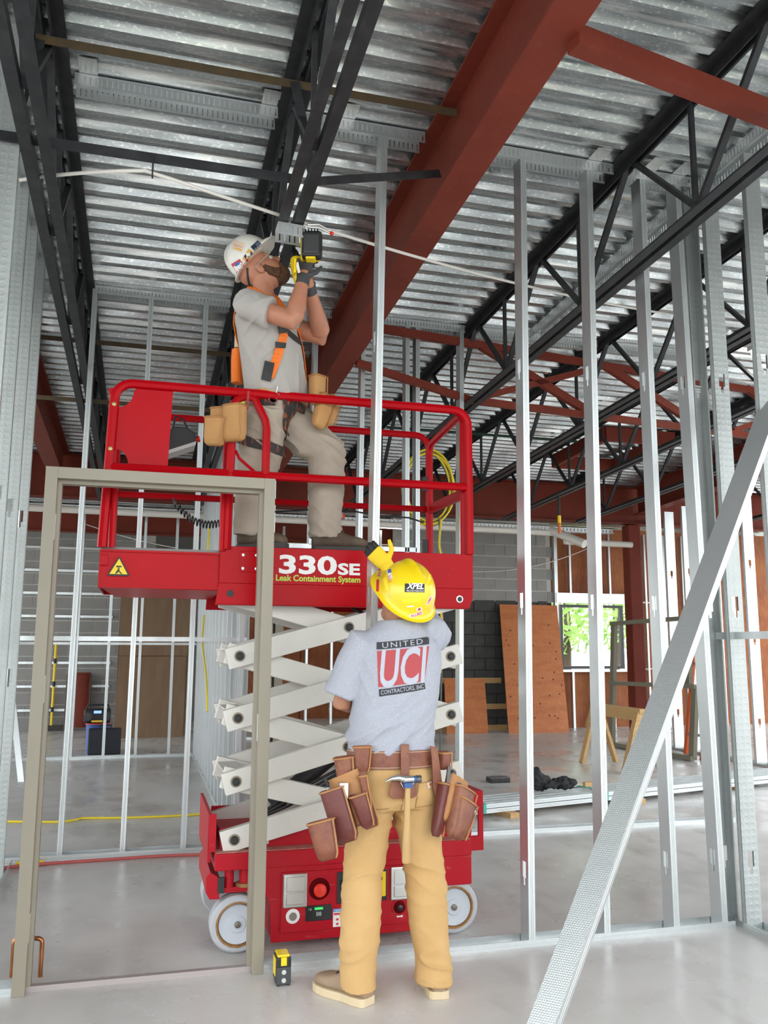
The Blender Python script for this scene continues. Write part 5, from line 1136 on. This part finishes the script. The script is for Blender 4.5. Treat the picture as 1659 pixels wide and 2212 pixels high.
strap([P2(.115, -.02, 3.28), P2(.11, -.10, 3.22), P2(.06, -.15, 3.08), P2(.0, -.16, 2.98)], .046, bv2, 'harness_strap', orange, W2, .008, .004)
m1 = MB(); m1.tube([Q((.915, .475, 3.305)), Q((.935, .45, 3.29)), Q((.985, .46, 3.262)), Q((1.015, .455, 3.225))], [.022, .026, .026, .020], 10); part('shoulder_pad', m1, orange, W2, sm=True)
m1 = MB(); m1.tube([Q((1.065, .60, 3.335)), Q((1.085, .575, 3.30)), Q((1.11, .535, 3.245))], [.020, .022, .018], 10); part('shoulder_pad', m1, orange, W2, sm=True)
m1 = MB(); m1.rings([ering(ql(512, y_, .60), V((.7, .7, 0)), V((.7, -.7, 0)), w_, .025, 14, 3) for y_, w_ in ((755, .022), (775, .030), (800, .032), (828, .030))]); part('shock_pack', m1, orange, W2, sm=True)
m1 = MB(); m1.poly([ql(508, 722, .60), ql(515, 720, .60), ql(517, 748, .60), ql(507, 750, .60)], (0, .02, 0)); part('harness_tag', m1, mat('pale_lime_tag', (.75, .75, .55), .6), W2)
orm = mat('harness_webbing_dark', (.03, .028, .028), .7, noise=[(70, (.45, .09, .02), .8, .56, .62, (1, 1, .2))])
m1 = MB(); rings = []
for k in range(36):
    a = 2*PI*k/36; rings.append([Q((1.084, .55, z_))+rg*(r_a*math.cos(a))+fd*(r_b*math.sin(a)) for r_a, r_b, z_ in ((.180, .150, 2.645), (.187, .157, 2.645), (.187, .157, 2.69), (.180, .150, 2.69))])
m1.rings(rings, closed=True); bt2 = part('harness_belt', m1, orm, W2, sm=True)
strap([Q((1.10, .40, 2.70)), Q((1.13, .36, 2.62)), Q((1.13, .36, 2.54)), Q((1.12, .40, 2.50))], .045, bvt2, 'leg_strap', orm, W2, .006, .005)
strap([Q((1.25, .42, 2.68)), Q((1.20, .36, 2.62)), Q((1.14, .38, 2.54)), Q((1.10, .45, 2.50))], .055, bvt2, 'leg_strap', orm, W2, .006, .005)
strap([Q((.88, .42, 2.47)), Q((.96, .33, 2.43)), Q((1.04, .33, 2.41)), Q((1.10, .42, 2.40))], .05, bvt2, 'leg_strap', orm, W2, .006, .005)
m1 = MB(); m1.lathe([(.02, -.006), (.024, 0), (.02, .006), (.016, 0), (.02, -.006)], ql(590, 862, .36), (0, -1, 0), 14); m1.tube([ql(600, 835, .36), ql(597, 848, .35), ql(604, 853, .35)], .003, 6); part('belt_ring', m1, steel, bt2)
# waist tool bags
wb = []
m1 = MB(); rings = []
for k in range(36):
    a = 2*PI*k/36; rings.append([Q((1.082, .55, z_))+rg*(r_a*math.cos(a))+fd*(r_b*math.sin(a)) for r_a, r_b, z_ in ((.184, .152, 2.695), (.191, .160, 2.695), (.191, .160, 2.735), (.184, .152, 2.735))])
m1.rings(rings, closed=True); belt2 = part('tool_belt', m1, suede, W2, sm=True)
pouch(ql(516, 880, .33), (.80, -.60, 0), (-.55, -.83, 0), .115, .125, .185, .085, suede, par=belt2)
pouch(ql(478, 905, .33), (.80, -.55, -.10), (-.6, -.8, 0), .125, .10, .145, .070, suede, par=belt2)
pouch(ql(480, 883, .40), (.80, -.55, -.05), (-.6, -.8, 0), .09, .08, .08, .05, suede, par=belt2)
pouch(ql(676, 815, .56), (.85, .5, 0), (.5, -.85, 0), .085, .080, .16, .07, suede, par=belt2)
pouch(ql(695, 860, .50), (.80, .5, -.30), (.5, -.85, 0), .10, .075, .185, .070, suede, par=belt2)
pouch(ql(712, 862, .55), (.75, .6, -.30), (.6, -.8, 0), .08, .065, .16, .06, suede, par=belt2)
m1 = MB(); m1.cyl(ql(527, 885, .30), ql(524, 868, .30), .008); solo('yellow_marker', m1, mat('neon_marker', (.7, .85, .05), .4), 'neon yellow marker in the hip tool bag of the worker on the lift', 'marker', sm=True)
m1 = MB(); m1.cyl(ql(534, 885, .30), ql(537, 845, .30), .006); solo('screwdriver', m1, mat('dull_red_handle', (.35, .03, .03), .4), 'slim red screwdriver in the hip tool bag of the worker on the lift', 'screwdriver', sm=True)
m1 = MB(); m1.bar(ql(455, 905, .32), ql(470, 910, .30), .02, .014); solo('cutters', m1, mat('bright_button_red', (.7, .03, .02)), 'red handled cutters lying in the outer hip tool bag', 'tool')
# cordless drill
dr = thing('cordless_drill', 'yellow and black cordless drill driver held overhead by the worker on the lift', 'drill', ql(665, 590, .40))
cb_ = ql(673.5, 529, .33); e1 = r2; e2 = (u2*.98+fw*.2).normalized()
m1 = MB(); bxm = Matrix((e1, e1.cross(e2)*-1, e2)).transposed()
m1.box(cb_+fw*.012, (.100, .060, .138), bxm); bat = part('battery', m1, black, dr, bev=.014)
m1 = MB(); m1.box(cb_-fw*.022, (.074, .012, .100), bxm); part('battery_face', m1, mat('battery_grey', (.05, .05, .052), .45), bat, bev=.005)
m1 = MB()
for q in (-.03, -.015, 0, .015, .03): m1.box(cb_+e2*.066+e1*q-fw*.006, (.006, .05, .010), bxm)
part('battery_rib', m1, blackg, bat)
m1 = MB(); m1.box(cb_+fw*.050-e1*.010, (.096, .030, .140), bxm); m1.box(cb_-e2*.074+fw*.015-e1*.005, (.050, .055, .012), bxm); part('drill_foot', m1, yellow, dr, bev=.010)
m1 = MB(); m1.tube([cb_+fw*.05, cb_+fw*.09-e2*.06-e1*.03, cb_+fw*.12-e2*.11-e1*.06], [.024, .021, .022], 12); part('grip', m1, black, dr, sm=True)
mo = cb_+fw*.13-e2*.11-e1*.075
m1 = MB(); m1.lathe([(.026, -.06), (.034, -.05), (.036, .05), (.028, .085), (.018, .09), (.020, .125), (.010, .14)], mo, (-.15, .25, .95), 18); part('motor_housing', m1, yellow, dr, sm=True)
m1 = MB(); m1.lathe([(.018, .085), (.021, .09), (.021, .125), (.010, .15), (.004, .152), (.004, .20)], mo, (-.15, .25, .95), 16); part('chuck', m1, blackg, dr, sm=True)
m1 = MB(); m1.box(ql(636, 577, .36), (.012, .05, .075)); part('housing_side', m1, yellow, dr, bev=.004)
# short slotted track piece and locking clamp being fixed
a, b = ql(601, 478, .33), ql(655, 488, .33)
slot_track(a, a+V((.135, .0, -.006)), 'short slotted track offcut being screwed up above the drill', w=.09, h=.064, name='slotted_track_offcut')
m1 = MB(); m1.tube([ql(664, 490, .34), ql(690, 493, .34), ql(712, 503, .34)], [.007, .006, .005], 8); m1.tube([ql(664, 486, .34), ql(688, 485, .34), ql(706, 494, .34)], [.007, .005, .004], 8); cl_ = thing('locking_clamp', 'steel locking clamp with red tip gripping the slotted track offcut', 'clamp', ql(690, 500, .34)); part('clamp_arm', m1, steel, cl_, sm=True)
m1 = MB(); m1.lathe([(.006, -.01), (.011, 0), (.006, .012)], ql(716, 504, .34), (1, 0, -.3), 10); part('clamp_tip', m1, mat('bright_button_red', (.7, .03, .03)), cl_, sm=True)
# ================================================================ things on the floor and around
# laser level
la = thing('laser_level', 'yellow and black laser level standing on the floor beside the door jamb', 'laser level', (1.078, -.10, 0))
m1 = MB(); m1.bb((1.046, -.155, .008), (1.110, -.065, .112)); part('body', m1, black, la, bev=.008)
m1 = MB(); m1.bb((1.052, -.150, .110), (1.104, -.075, .121)); part('top_cover', m1, yellow, la, bev=.004)
m1 = MB(); m1.bb((1.066, -.158, .080), (1.090, -.152, .112)); part('front_strip', m1, yellow, la)
m1 = MB(); m1.bb((1.0435, -.140, .035), (1.0465, -.085, .105)); part('side_plate', m1, yellow, la)
m1 = MB(); m1.bb((1.048, -.161, .006), (1.108, -.154, .074)); fp = part('front_bracket', m1, mat('slate_bracket', (.05, .055, .06), .5), la, bev=.004)
for z in (.056, .024):
    m1 = MB(); m1.lathe([(.0095, 0), (.0095, .002)], (1.078, -.161, z), (0, -1, 0), 18); part('magnet_disc', m1, mat('pale_disc', (.55, .54, .50), .4), fp)
for x in (1.056, 1.100):
    m1 = MB(); m1.bb((x-.006, -.155, 0), (x+.006, -.08, .010)); part('foot', m1, black, la)
# copper stub
m1 = MB(); m1.tube([(-.029, .245, 0), (-.029, .245, .135)]+arc((-.009, .242, .135), .02, PI, PI/2, 5, X3, Z3)+arc((.068, .217, .135), .02, PI/2, 0, 5, X3, Z3)+[(.088, .214, 0)], .0095, 12); solo('copper_pipe', m1, copper, 'bent copper pipe stub rising from the slab behind the door jamb', 'pipe', sm=True)
# cords on the floor
def cord(pts, r, m, name, label, cat, z=None):
    P_ = [V(p) for p in pts]; Q = []
    for i in range(len(P_)-1):
        p0, p1, p2, p3 = P_[max(i-1, 0)], P_[i], P_[i+1], P_[min(i+2, len(P_)-1)]
        for j in range(8):
            t = j/8; Q.append(.5*((2*p1)+(p2-p0)*t+(2*p0-5*p1+4*p2-p3)*t*t+(3*p1-p0-3*p2+p3)*t**3))
    Q.append(P_[-1]); m1 = MB(); m1.tube(Q, r, 8); return solo(name, m1, m, label, cat, sm=True)
cord([(-.9, 3.80, .009), (-.58, 3.77, .009), (-.15, 3.645, .009), (.0, 3.70, .009), (.054, 3.748, .009), (.3, 3.70, .009), (.491, 3.677, .009), (.8, 3.67, .009), (1.10, 3.71, .009)], .009, yellowc, 'extension_cord', 'yellow extension cord lying across the corridor floor', 'cord')
cord([(-.6, 2.10, .012), (-.35, 2.17, .012), (-.08, 2.222, .012), (.347, 2.24, .012), (.65, 2.25, .012), (.94, 2.22, .012), (1.2, 2.18, .012)], .011, redc, 'air_hose', 'faded red hose on the floor along the second partition track', 'hose')
m1 = MB(); m1.bb((-.27, 2.255, 0), (-.10, 2.285, .022)); solo('spirit_level', m1, yellow, 'small yellow level on the floor beside the red hose', 'level', bev=.004)
# bundle of steel studs on blocks
d0, d1 = V((3.15, 2.93, 0)), V((7.4, 3.95, 0)); dd = (d1-d0).normalized(); nn_ = V((-dd.y, dd.x, 0))
for k in range(3):
    c = d0+dd*(.35+1.45*k)+nn_*.17; R_ = Matrix((dd, nn_, Z3)).transposed(); m1 = MB(); m1.box(c+V((0, 0, .02)), (.09, .5, .04), R_); solo('wood_block', m1, pine, 'short pine block under the bundle of steel studs', 'block', 'pine blocks under the stud bundle')
for k in range(4):
    for j in range(2):
        a = d0+nn_*(.095*k)+V((0, 0, .042+.040*j)); stud(a+dd*(.03*((k*3+j) % 4)), a+dd*4.3, nn_, V((0, 0, 1)) if j == 0 else V((0, 0, 1)), 'steel stud in the floor bundle, '+('upper' if j else 'lower')+' layer, '+ORD[3-k]+' from the tarred wall side', 'studs in the floor bundle', name='steel_stud')
for q in (.10, 1.45):
    m1 = MB(); c = d0+dd*q; R_ = Matrix((dd, nn_, Z3)).transposed(); m1.box(c+nn_*.19+V((0, 0, .119)), (.03, .40, .004), R_); m1.box(c-nn_*.004+V((0, 0, .08)), (.03, .003, .075), R_); solo('banding_tape', m1, mat('teal_tape', (.05, .42, .33), .5), 'teal banding tape round the stud bundle', 'tape', 'teal tape on the stud bundle')
for q, o_ in ((.08, .30), (1.55, .30)):
    m1 = MB(); R_ = Matrix((dd, nn_, Z3)).transposed(); m1.box(d0+dd*q+nn_*o_+V((0, 0, .142)), (.20, .04, .04), R_); solo('wood_block', m1, pine, 'pine offcut on top of the bundle of steel studs', 'block', 'pine offcuts on the stud bundle')
# black cloth, crumpled
m1 = MB(); c0 = V((4.07, 3.36, .158))
for k, (dx, dy, r_a, r_b, r_c) in enumerate(((-.11, .04, .10, .07, .075), (-.02, .0, .10, .06, .035), (.10, .02, .10, .08, .055), (.17, .0, .06, .05, .05), (-.15, .02, .06, .05, .11))): m1.sphere(c0+V((dx, dy, r_c*.7)), 1., 10, (r_a, r_b, r_c))
t = thing('black_bag', 'crumpled black cloth bag lying on the stud bundle', 'bag', c0); remesh(m1, 'cloth', mat('black_cloth', (.022, .022, .024), .85), t, .008, 2, folds(.02, 22, 22, 24))
t = thing('black_case', 'small scuffed black case flat on the far floor', 'case', (4.14, 4.76, 0))
m1 = MB(); m1.bb((4.03, 4.70, 0), (4.25, 4.85, .045)); part('body', m1, black, t, bev=.008)
m1 = MB(); m1.bb((4.035, 4.705, .046), (4.245, 4.845, .054)); part('lid', m1, mat('scuffed_lid', (.10, .10, .10), .6, noise=[(40, (.3, .3, .28), .7, .5, .65)]), t)
# sawhorse
t = thing('sawhorse', 'pine sawhorse standing in front of the window', 'sawhorse', (5.95, 5.5, 0))
m1 = MB(); m1.bb((5.955, 4.93, .66), (6.045, 6.05, .715)); part('top_rail', m1, pine, t, bev=.004)
m1 = MB(); m1.bb((5.98, 4.95, .575), (6.02, 6.02, .66)); part('rail_stiffener', m1, pine, t)
for y in (5.0, 5.98):
    for s_ in (-1, 1):
        m1 = MB(); m1.bar((6.0+s_*.235, y-.01, 0), (6.0+s_*.03, y, .68), .038, .085, (0, 1, 0)); part('leg', m1, pine, t)
    m1 = MB(); yy = y-.06 if y < 5.5 else y+.045; m1.poly([(5.945, yy, .69), (6.055, yy, .69), (6.14, yy, .43), (5.86, yy, .43)], (0, .015, 0)); part('gusset', m1, pine, t)
# plywood sheets
def sheet_board(p, q, h0, y0, y1, z1, m, label, th=.018, name='plywood_sheet'):
    m1 = MB(); m1.poly([(p, y0, 0), (q, y0, 0), (q+h0, y1, z1), (p+h0, y1, z1)], (0, th, 0)); return solo(name, m1, m, label, 'plywood')
sheet_board(6.36, 7.46, .10, 9.55, 10.08, 2.15, ply, 'tall orange plywood sheet leaning on the block wall by the window')
kn = MB()
for k in range(34):
    x, z = random.uniform(6.42, 7.42), random.uniform(.1, 2.05); kn.lathe([(.016, 0), (.011, .002)], (x+.10*z/2.15, 9.548+.53*z/2.15, z), (0, -1, .25), 8)
o = solo('plywood_knot', kn, mat('dark_knot', (.14, .035, .015), .7), org=(0, 0, 0)); o.parent = bpy.data.objects['plywood_sheet']; o.location = -bpy.data.objects['plywood_sheet'].location; o['kind'] = 'stuff'
sheet_board(5.33, 6.06, .06, 9.70, 9.98, .88, ply, 'short orange plywood offcut leaning under the timber rail')
for z, a, b in ((.84, 4.4, 6.5), (.40, 4.4, 6.6), (.045, 4.4, 6.6)):
    m1 = MB(); m1.bb((a, 10.155, z-.045), (b, 10.198, z+.045)); solo('timber_rail', m1, pine, 'horizontal pine rail on the tarred wall at '+('waist height' if z > .8 else 'knee height' if z > .3 else 'floor level'), 'timber')
sheet_board(.10, 1.14, .02, 10.2, 10.42, 1.24, plyb, 'brown hardboard panel, lower sheet of the stacked pair', name='hardboard_panel')
m1 = MB(); m1.poly([(.12, 10.40, 1.25), (1.17, 10.40, 1.25), (1.20, 10.52, 2.15), (.10, 10.52, 2.15)], (0, .018, 0)); solo('hardboard_panel', m1, plyb, 'brown hardboard panel, upper sheet of the stacked pair', 'panel')
m1 = MB(); m1.bb((.1, 10.55, 0), (1.25, 10.62, 2.3)); solo('panel_support', m1, plyb, 'brown backing frame behind the brown hardboard', 'frame')
# radio on bucket, black case
t = thing('bucket', 'blue plastic bucket under the radio', 'bucket', (-.06, 8.42, 0))
m1 = MB(); m1.lathe([(.135, 0), (.150, .36), (.156, .365), (.156, .38)], (-.06, 8.42, 0), n=24); part('pail', m1, mat('bucket_blue', (.03, .10, .35), .4), t, sm=True)
m1 = MB(); m1.lathe([(.158, .372), (.158, .386)], (-.06, 8.42, 0), n=24); part('red_rim', m1, mat('rim_red', (.5, .04, .04), .5), t)
t = thing('jobsite_radio', 'black and yellow jobsite radio with a blue lit display on the bucket', 'radio', (-.07, 8.42, .387))
m1 = MB(); m1.bb((-.24, 8.33, .39), (.10, 8.51, .57)); rd = part('body', m1, black, t, bev=.03)
for x in (-.19, .05):
    m1 = MB(); m1.lathe([(.055, 0), (.055, .012), (.03, .014)], (x, 8.33, .47), (0, -1, 0), 18); part('speaker', m1, mat('battery_grey', (.05, .05, .05)), t)
m1 = MB(); m1.bb((-.115, 8.322, .515), (-.02, 8.332, .55)); part('display', m1, mat('blue_lcd', (.16, .30, .95), .3, emit=1.6), t)
m1 = MB(); m1.bb((-.14, 8.324, .40), (.0, 8.331, .425)); part('yellow_trim', m1, yellow, t)
m1 = MB(); m1.tube([(-.22, 8.42, .55), (-.20, 8.42, .62), (.06, 8.42, .62), (.08, 8.42, .55)], .013, 8); part('roll_bar', m1, black, t, sm=True)
t = thing('tool_case', 'black hard plastic tool case upright in front of the bucket', 'case', (.05, 8.15, 0))
m1 = MB(); m1.bb((-.16, 8.09, 0), (.25, 8.20, .34)); part('shell', m1, mat('navy_black_case', (.016, .018, .028), .55, bump=(60, .3)), t, bev=.02)
m1 = MB(); m1.tube([(-.03, 8.145, .33), (-.03, 8.145, .375), (.12, 8.145, .375), (.12, 8.145, .33)], .011, 8); part('handle', m1, black, t, sm=True)
# broom and hand truck by the far block wall
t = thing('push_broom', 'push broom with yellow and black taped handle by the back block wall', 'broom', (-.93, 11.7, 0))
m1 = MB(); m1.cyl((-.93, 11.7, .08), (-.95, 11.9, 1.45), .022); hb = part('handle', m1, yellow, t, sm=True)
for z in (.3, .72, 1.1):
    m1 = MB(); k = (z-.08)/1.37; m1.cyl((-.93-.02*k, 11.7+.2*k, z), (-.93-.02*(k+.06), 11.7+.2*(k+.06), z+.08), .024); part('black_band', m1, black, hb)
m1 = MB(); m1.bb((-1.2, 11.66, .0), (-.75, 11.74, .09)); part('brush', m1, mat('dark_bristle', (.06, .055, .05), .95), t)
t = thing('hand_truck', 'rust-red roll strapped to a hand truck against the back block wall', 'hand truck', (-.52, 11.75, 0))
m1 = MB(); m1.rings([ering((-.50, 11.75, z), X3, Y3, .15, .1, 18, 3) for z in (.05, .3, .95)]); part('red_roll', m1, primer, t, sm=True)
for x in (-.72, -.34):
    m1 = MB(); m1.tube([(x, 11.62, .02), (x, 11.66, .9), (x+(.04 if x < -.5 else -.04), 11.66, .95)], .014, 8); part('side_tube', m1, mat('dark_brown_tube', (.07, .035, .025), .5), t, sm=True)
m1 = MB(); m1.cyl((-.72, 11.65, .93), (-.34, 11.65, .93), .014); part('top_tube', m1, primer, t)
m1 = MB(); m1.poly([(-1.25, 11.6, 0), (-1.05, 11.6, 0), (-1.05, 11.9, .75), (-1.25, 11.9, .75)], (0, .02, 0)); solo('board_offcut', m1, mat('pale_orange_board', (.55, .27, .15), .7), 'pale orange board offcut leaning beside the broom', 'board')
for k in range(9):
    m1 = MB(); z = .30+.395*k; m1.bb((-3.2, 11.93, z), (-.05, 11.965, z+.04)); solo('furring_channel', m1, galv, 'furring channel on the back left block wall, '+ORD[k]+' up from the floor', 'channel', 'furring channels on the block wall')
# pipes, lamp, cables
pvc = mat('white_pvc', (.72, .68, .62), .4)
m1 = MB(); m1.tube([(-1.6, 7.33, 3.085), (1.2, 7.33, 3.075), (5.4, 7.33, 3.06), (6.15, 7.33, 3.05)], .045, 12); solo('white_pipe', m1, pvc, 'long white plastic pipe hung along the back girder', 'pipe', sm=True)
m1 = MB(); m1.cyl((6.1, 7.33, 3.09), (6.36, 6.82, 2.84), .062, 14); solo('white_pipe', m1, pvc, 'fat white pipe sloping down from the long pipe near the red column', 'pipe', sm=True)
m1 = MB(); m1.cyl((6.3, 7.3, 2.93), (7.4, 7.3, 2.92), .045, 12); solo('white_pipe', m1, pvc, 'short white pipe running level into the red column', 'pipe', sm=True)
t = thing('strip_light', 'lit white strip light hanging beyond the far door frame', 'lamp', (4.35, 9.5, 3.33))
m1 = MB(); m1.bb((4.10, 9.42, 3.36), (4.62, 9.58, 3.40)); part('housing', m1, white, t)
m1 = MB(); m1.bb((4.12, 9.44, 3.33), (4.60, 9.56, 3.36)); part('diffuser', m1, mat('lit_tube', (1, .97, .90), .5, emit=14), t)
m1 = MB(); m1.bb((4.3, 9.49, 3.40), (4.32, 9.51, 3.74)); part('hanger', m1, steel, t)
t = thing('strip_light', 'lit white strip light under the deck, seen between the studs of the right partition', 'lamp', (5.9, 1.95, 3.89))
m1 = MB(); m1.bb((5.34, 1.88, 3.92), (6.34, 2.02, 3.96)); part('housing', m1, white, t)
m1 = MB(); m1.bb((5.36, 1.90, 3.89), (6.32, 2.00, 3.92)); part('diffuser', m1, MATS['lit_tube'], t)
for x in (5.6, 6.1):
    m1 = MB(); m1.bb((x-.01, 1.94, 3.96), (x+.01, 1.96, zr(1.95))); part('hanger', m1, steel, t)
# white cable over the bridging
def sag(a, b, s, n=24): 
    a, b = V(a), V(b); return [a.lerp(b, i/n)-V((0, 0, s*4*(i/n)*(1-i/n))) for i in range(n+1)]
m1 = MB(); m1.tube(sag((-.19, -.02, 3.50), (.36, -.322, 3.465), -.012, 10)+sag((.393, -.322, 3.462), (4.15, 1.42, 3.90), .075, 40)[1:], .0085, 8); solo('white_cable', m1, whitec, 'long white cable strung overhead from the left partition to the far joists', 'cable', sm=True)
m1 = MB(); m1.tube([(.393, -.295, 3.45), (.393, -.295, 3.53), (.393, -.347, 3.53), (.393, -.347, 3.448), (.393, -.295, 3.45)], .004, 6); solo('cable_tie', m1, black, 'black cable tie holding the white cable to the bridging', 'cable tie')
m1 = MB(); m1.tube(sag((5.9, 10.19, 2.72), (8.27, 10.10, 3.22), .14), .007, 6); solo('thin_cable', m1, whitec, 'thin pale cable sagging in front of the far block wall', 'cable', sm=True)
m1 = MB(); m1.tube(sag((-.345, 7.842, 2.98), (.845, 7.842, 2.70), .03), .006, 6); solo('thin_cable', m1, whitec, 'thin pale cable behind the third partition', 'cable', sm=True)
# hose coil and yellow cords hanging on the second partition
hz = MB(); pts = []
for k in range(150):
    a = k*2*PI/36; q = k/150; pts.append(V((2.665+(.205+.02*math.sin(a*.37))*math.cos(a), 2.62+.05*q, 2.70+(.30+.02*math.cos(a*.3))*math.sin(a))))
t = thing('hose_coil', 'coil of yellow and grey air hose hanging behind the lift rails', 'hose', (2.665, 2.62, 2.38))
hz.tube(pts, .008, 6); part('yellow_hose', hz, yellowc, t, sm=True)
pts2 = [p+V((.012*math.sin(i*.2), .012, .012*math.cos(i*.23))) for i, p in enumerate(pts)]
hz = MB(); hz.tube(pts2, .007, 6); part('grey_hose', hz, mat('dark_grey_hose', (.10, .10, .085), .5), t, sm=True)
hz = MB(); hz.tube([(2.665, 2.69, 2.98), (2.665, 2.62, 3.03), (2.665, 2.60, 3.02), (2.56, 2.50, 3.08), (2.47, 2.455, 3.10)], .006, 6); part('hook', hz, steel, t)
cord([(2.72, 2.49, 2.42), (2.74, 2.6, 2.2), (2.80, 2.58, 2.0), (2.74, 2.58, 1.75), (2.77, 2.6, 1.5), (2.74, 2.6, 1.2)], .009, yellowc, 'drop_cord', 'yellow cord hanging down from the hose coil', 'cord')
cord([(2.745, 2.62, 2.45), (2.77, 2.62, 1.8), (2.75, 2.62, .9), (2.73, 2.62, .009)], .008, mat('dark_grey_hose', (.1, .1, .09)), 'drop_cord', 'dark grey cord hanging beside the yellow one', 'cord')
cord([(1.12, 5.6, 2.75), (1.10, 5.55, 2.45), (1.13, 5.5, 2.15)], .011, yellowc, 'drop_cord', 'yellow cord looped high on the corridor wall', 'cord')
cord([(1.13, 6.2, 1.75), (1.10, 5.9, 1.45), (1.11, 5.3, 1.1), (1.12, 5.1, .75)], .010, yellowc, 'drop_cord', 'yellow cord drooping low on the corridor wall', 'cord')
# pendant control hanging from a far joist
t = thing('hanging_pendant', 'black cable with yellow tag and orange plug hanging from a far joist', 'pendant', (5.3, 5.49, 3.10))
m1 = MB(); m1.cyl((5.3, 5.49, 3.29), (5.3, 5.49, 3.0), .016, 10); part('cable', m1, black, t, sm=True)
m1 = MB(); m1.cyl((5.3, 5.49, 3.0), (5.3, 5.49, 2.91), .022, 10); part('yellow_tag', m1, yellow, t, sm=True)
m1 = MB(); m1.cyl((5.3, 5.49, 2.91), (5.3, 5.49, 2.78), .020, 10); part('orange_plug', m1, mat('plug_orange', (.7, .16, .03), .5), t, sm=True)
# leaning taupe window frame, ladder
t = thing('window_frame', 'taupe metal borrowed-light frame leaning against the partition studs by the column', 'frame', (7.15, 6.6, 0))
olive = mat('olive_taupe_frame', (.20, .185, .13), .45)
for a, b in (((7.05, 7.52, .04), (7.20, 5.74, .04)), ((7.10, 7.52, .90), (7.30, 5.74, .92)), ((7.16, 7.52, 1.76), (7.36, 5.74, 1.80)), ((7.06, 7.48, .04), (7.17, 7.48, 1.78)), ((7.21, 5.78, .04), (7.30, 5.78, .92)), ((7.32, 5.95, .92), (7.36, 5.95, 1.80))):
    m1 = MB(); m1.bar(a, b, .10, .055); part('frame_member', m1, olive, t)
t = thing('step_ladder', 'orange fibreglass ladder leaning behind the taupe window frame', 'ladder', (7.45, 6.0, 0))
orl = mat('ladder_orange', (.70, .13, .03), .45)
for y in (5.80, 6.15):
    m1 = MB(); m1.bar((7.36, y, 0), (7.62, y, 1.7), .035, .06, (0, 1, 0)); part('side_rail', m1, orl, t)
for k in range(5):
    z = .3+.3*k; m1 = MB(); m1.bar((7.36+.26*z/1.7, 5.80, z), (7.36+.26*z/1.7, 6.15, z), .03, .035); part('rung', m1, steel, t)
# stool and odds and ends beyond the lift
t = thing('work_stool', 'small yellow step stool on the floor far behind the lift', 'stool', (3.05, 6.4, 0))
for x, y in ((2.95, 6.3), (3.15, 6.3), (2.95, 6.5), (3.15, 6.5)):
    m1 = MB(); m1.bar((x, y, 0), (x*.9+.305, y*.9+.64, .42), .03, .03); part('leg', m1, yellow, t)
m1 = MB(); m1.bb((2.93, 6.28, .42), (3.17, 6.52, .45)); part('top', m1, yellow, t)
# trees outside the window
leafm = mat('mixed_green_leaves', (.22, .42, .07), .7, noise=[(3, (.42, .60, .16), .7, .4, .65)])  # two leaf greens mixed at random
def tree(x, y, h, r_, label, n=900):
    t = thing('tree', label, 'tree', (x, y, -.22))
    m1 = MB(); m1.tube([(x, y, -.22), (x+.1, y, h*.4), (x, y, h*.75)], [.16, .12, .05], 8); part('trunk', m1, mat('bark', (.10, .07, .05), .9), t)
    lf = MB()
    for k in range(n):
        v = V((random.gauss(0, 1), random.gauss(0, 1), random.gauss(0, 1))).normalized()*r_*random.uniform(.55, 1)**.5; c = V((x, y, h*.62))+V((v.x, v.y, v.z*.95))
        a = V((random.gauss(0, 1), random.gauss(0, 1), random.gauss(0, 1))).normalized(); b = a.orthogonal().normalized(); s_ = random.uniform(.12, .24)
        lf.add([c-a*s_, c+b*s_*.5, c+a*s_, c-b*s_*.5], [(0, 1, 2, 3)])
    o = part('foliage', lf, leafm, t, kind='stuff')
for x, y, h, r_ in ((10.2, 18, 5.2, 2.4), (13.6, 21.5, 5.6, 2.5), (18.6, 27, 6.2, 2.8)):
    tree(x, y, h, r_, 'leafy green tree outside the window, '+{10.2: 'smallest of the three', 13.6: 'middle of the three', 18.6: 'largest of the three'}[x])
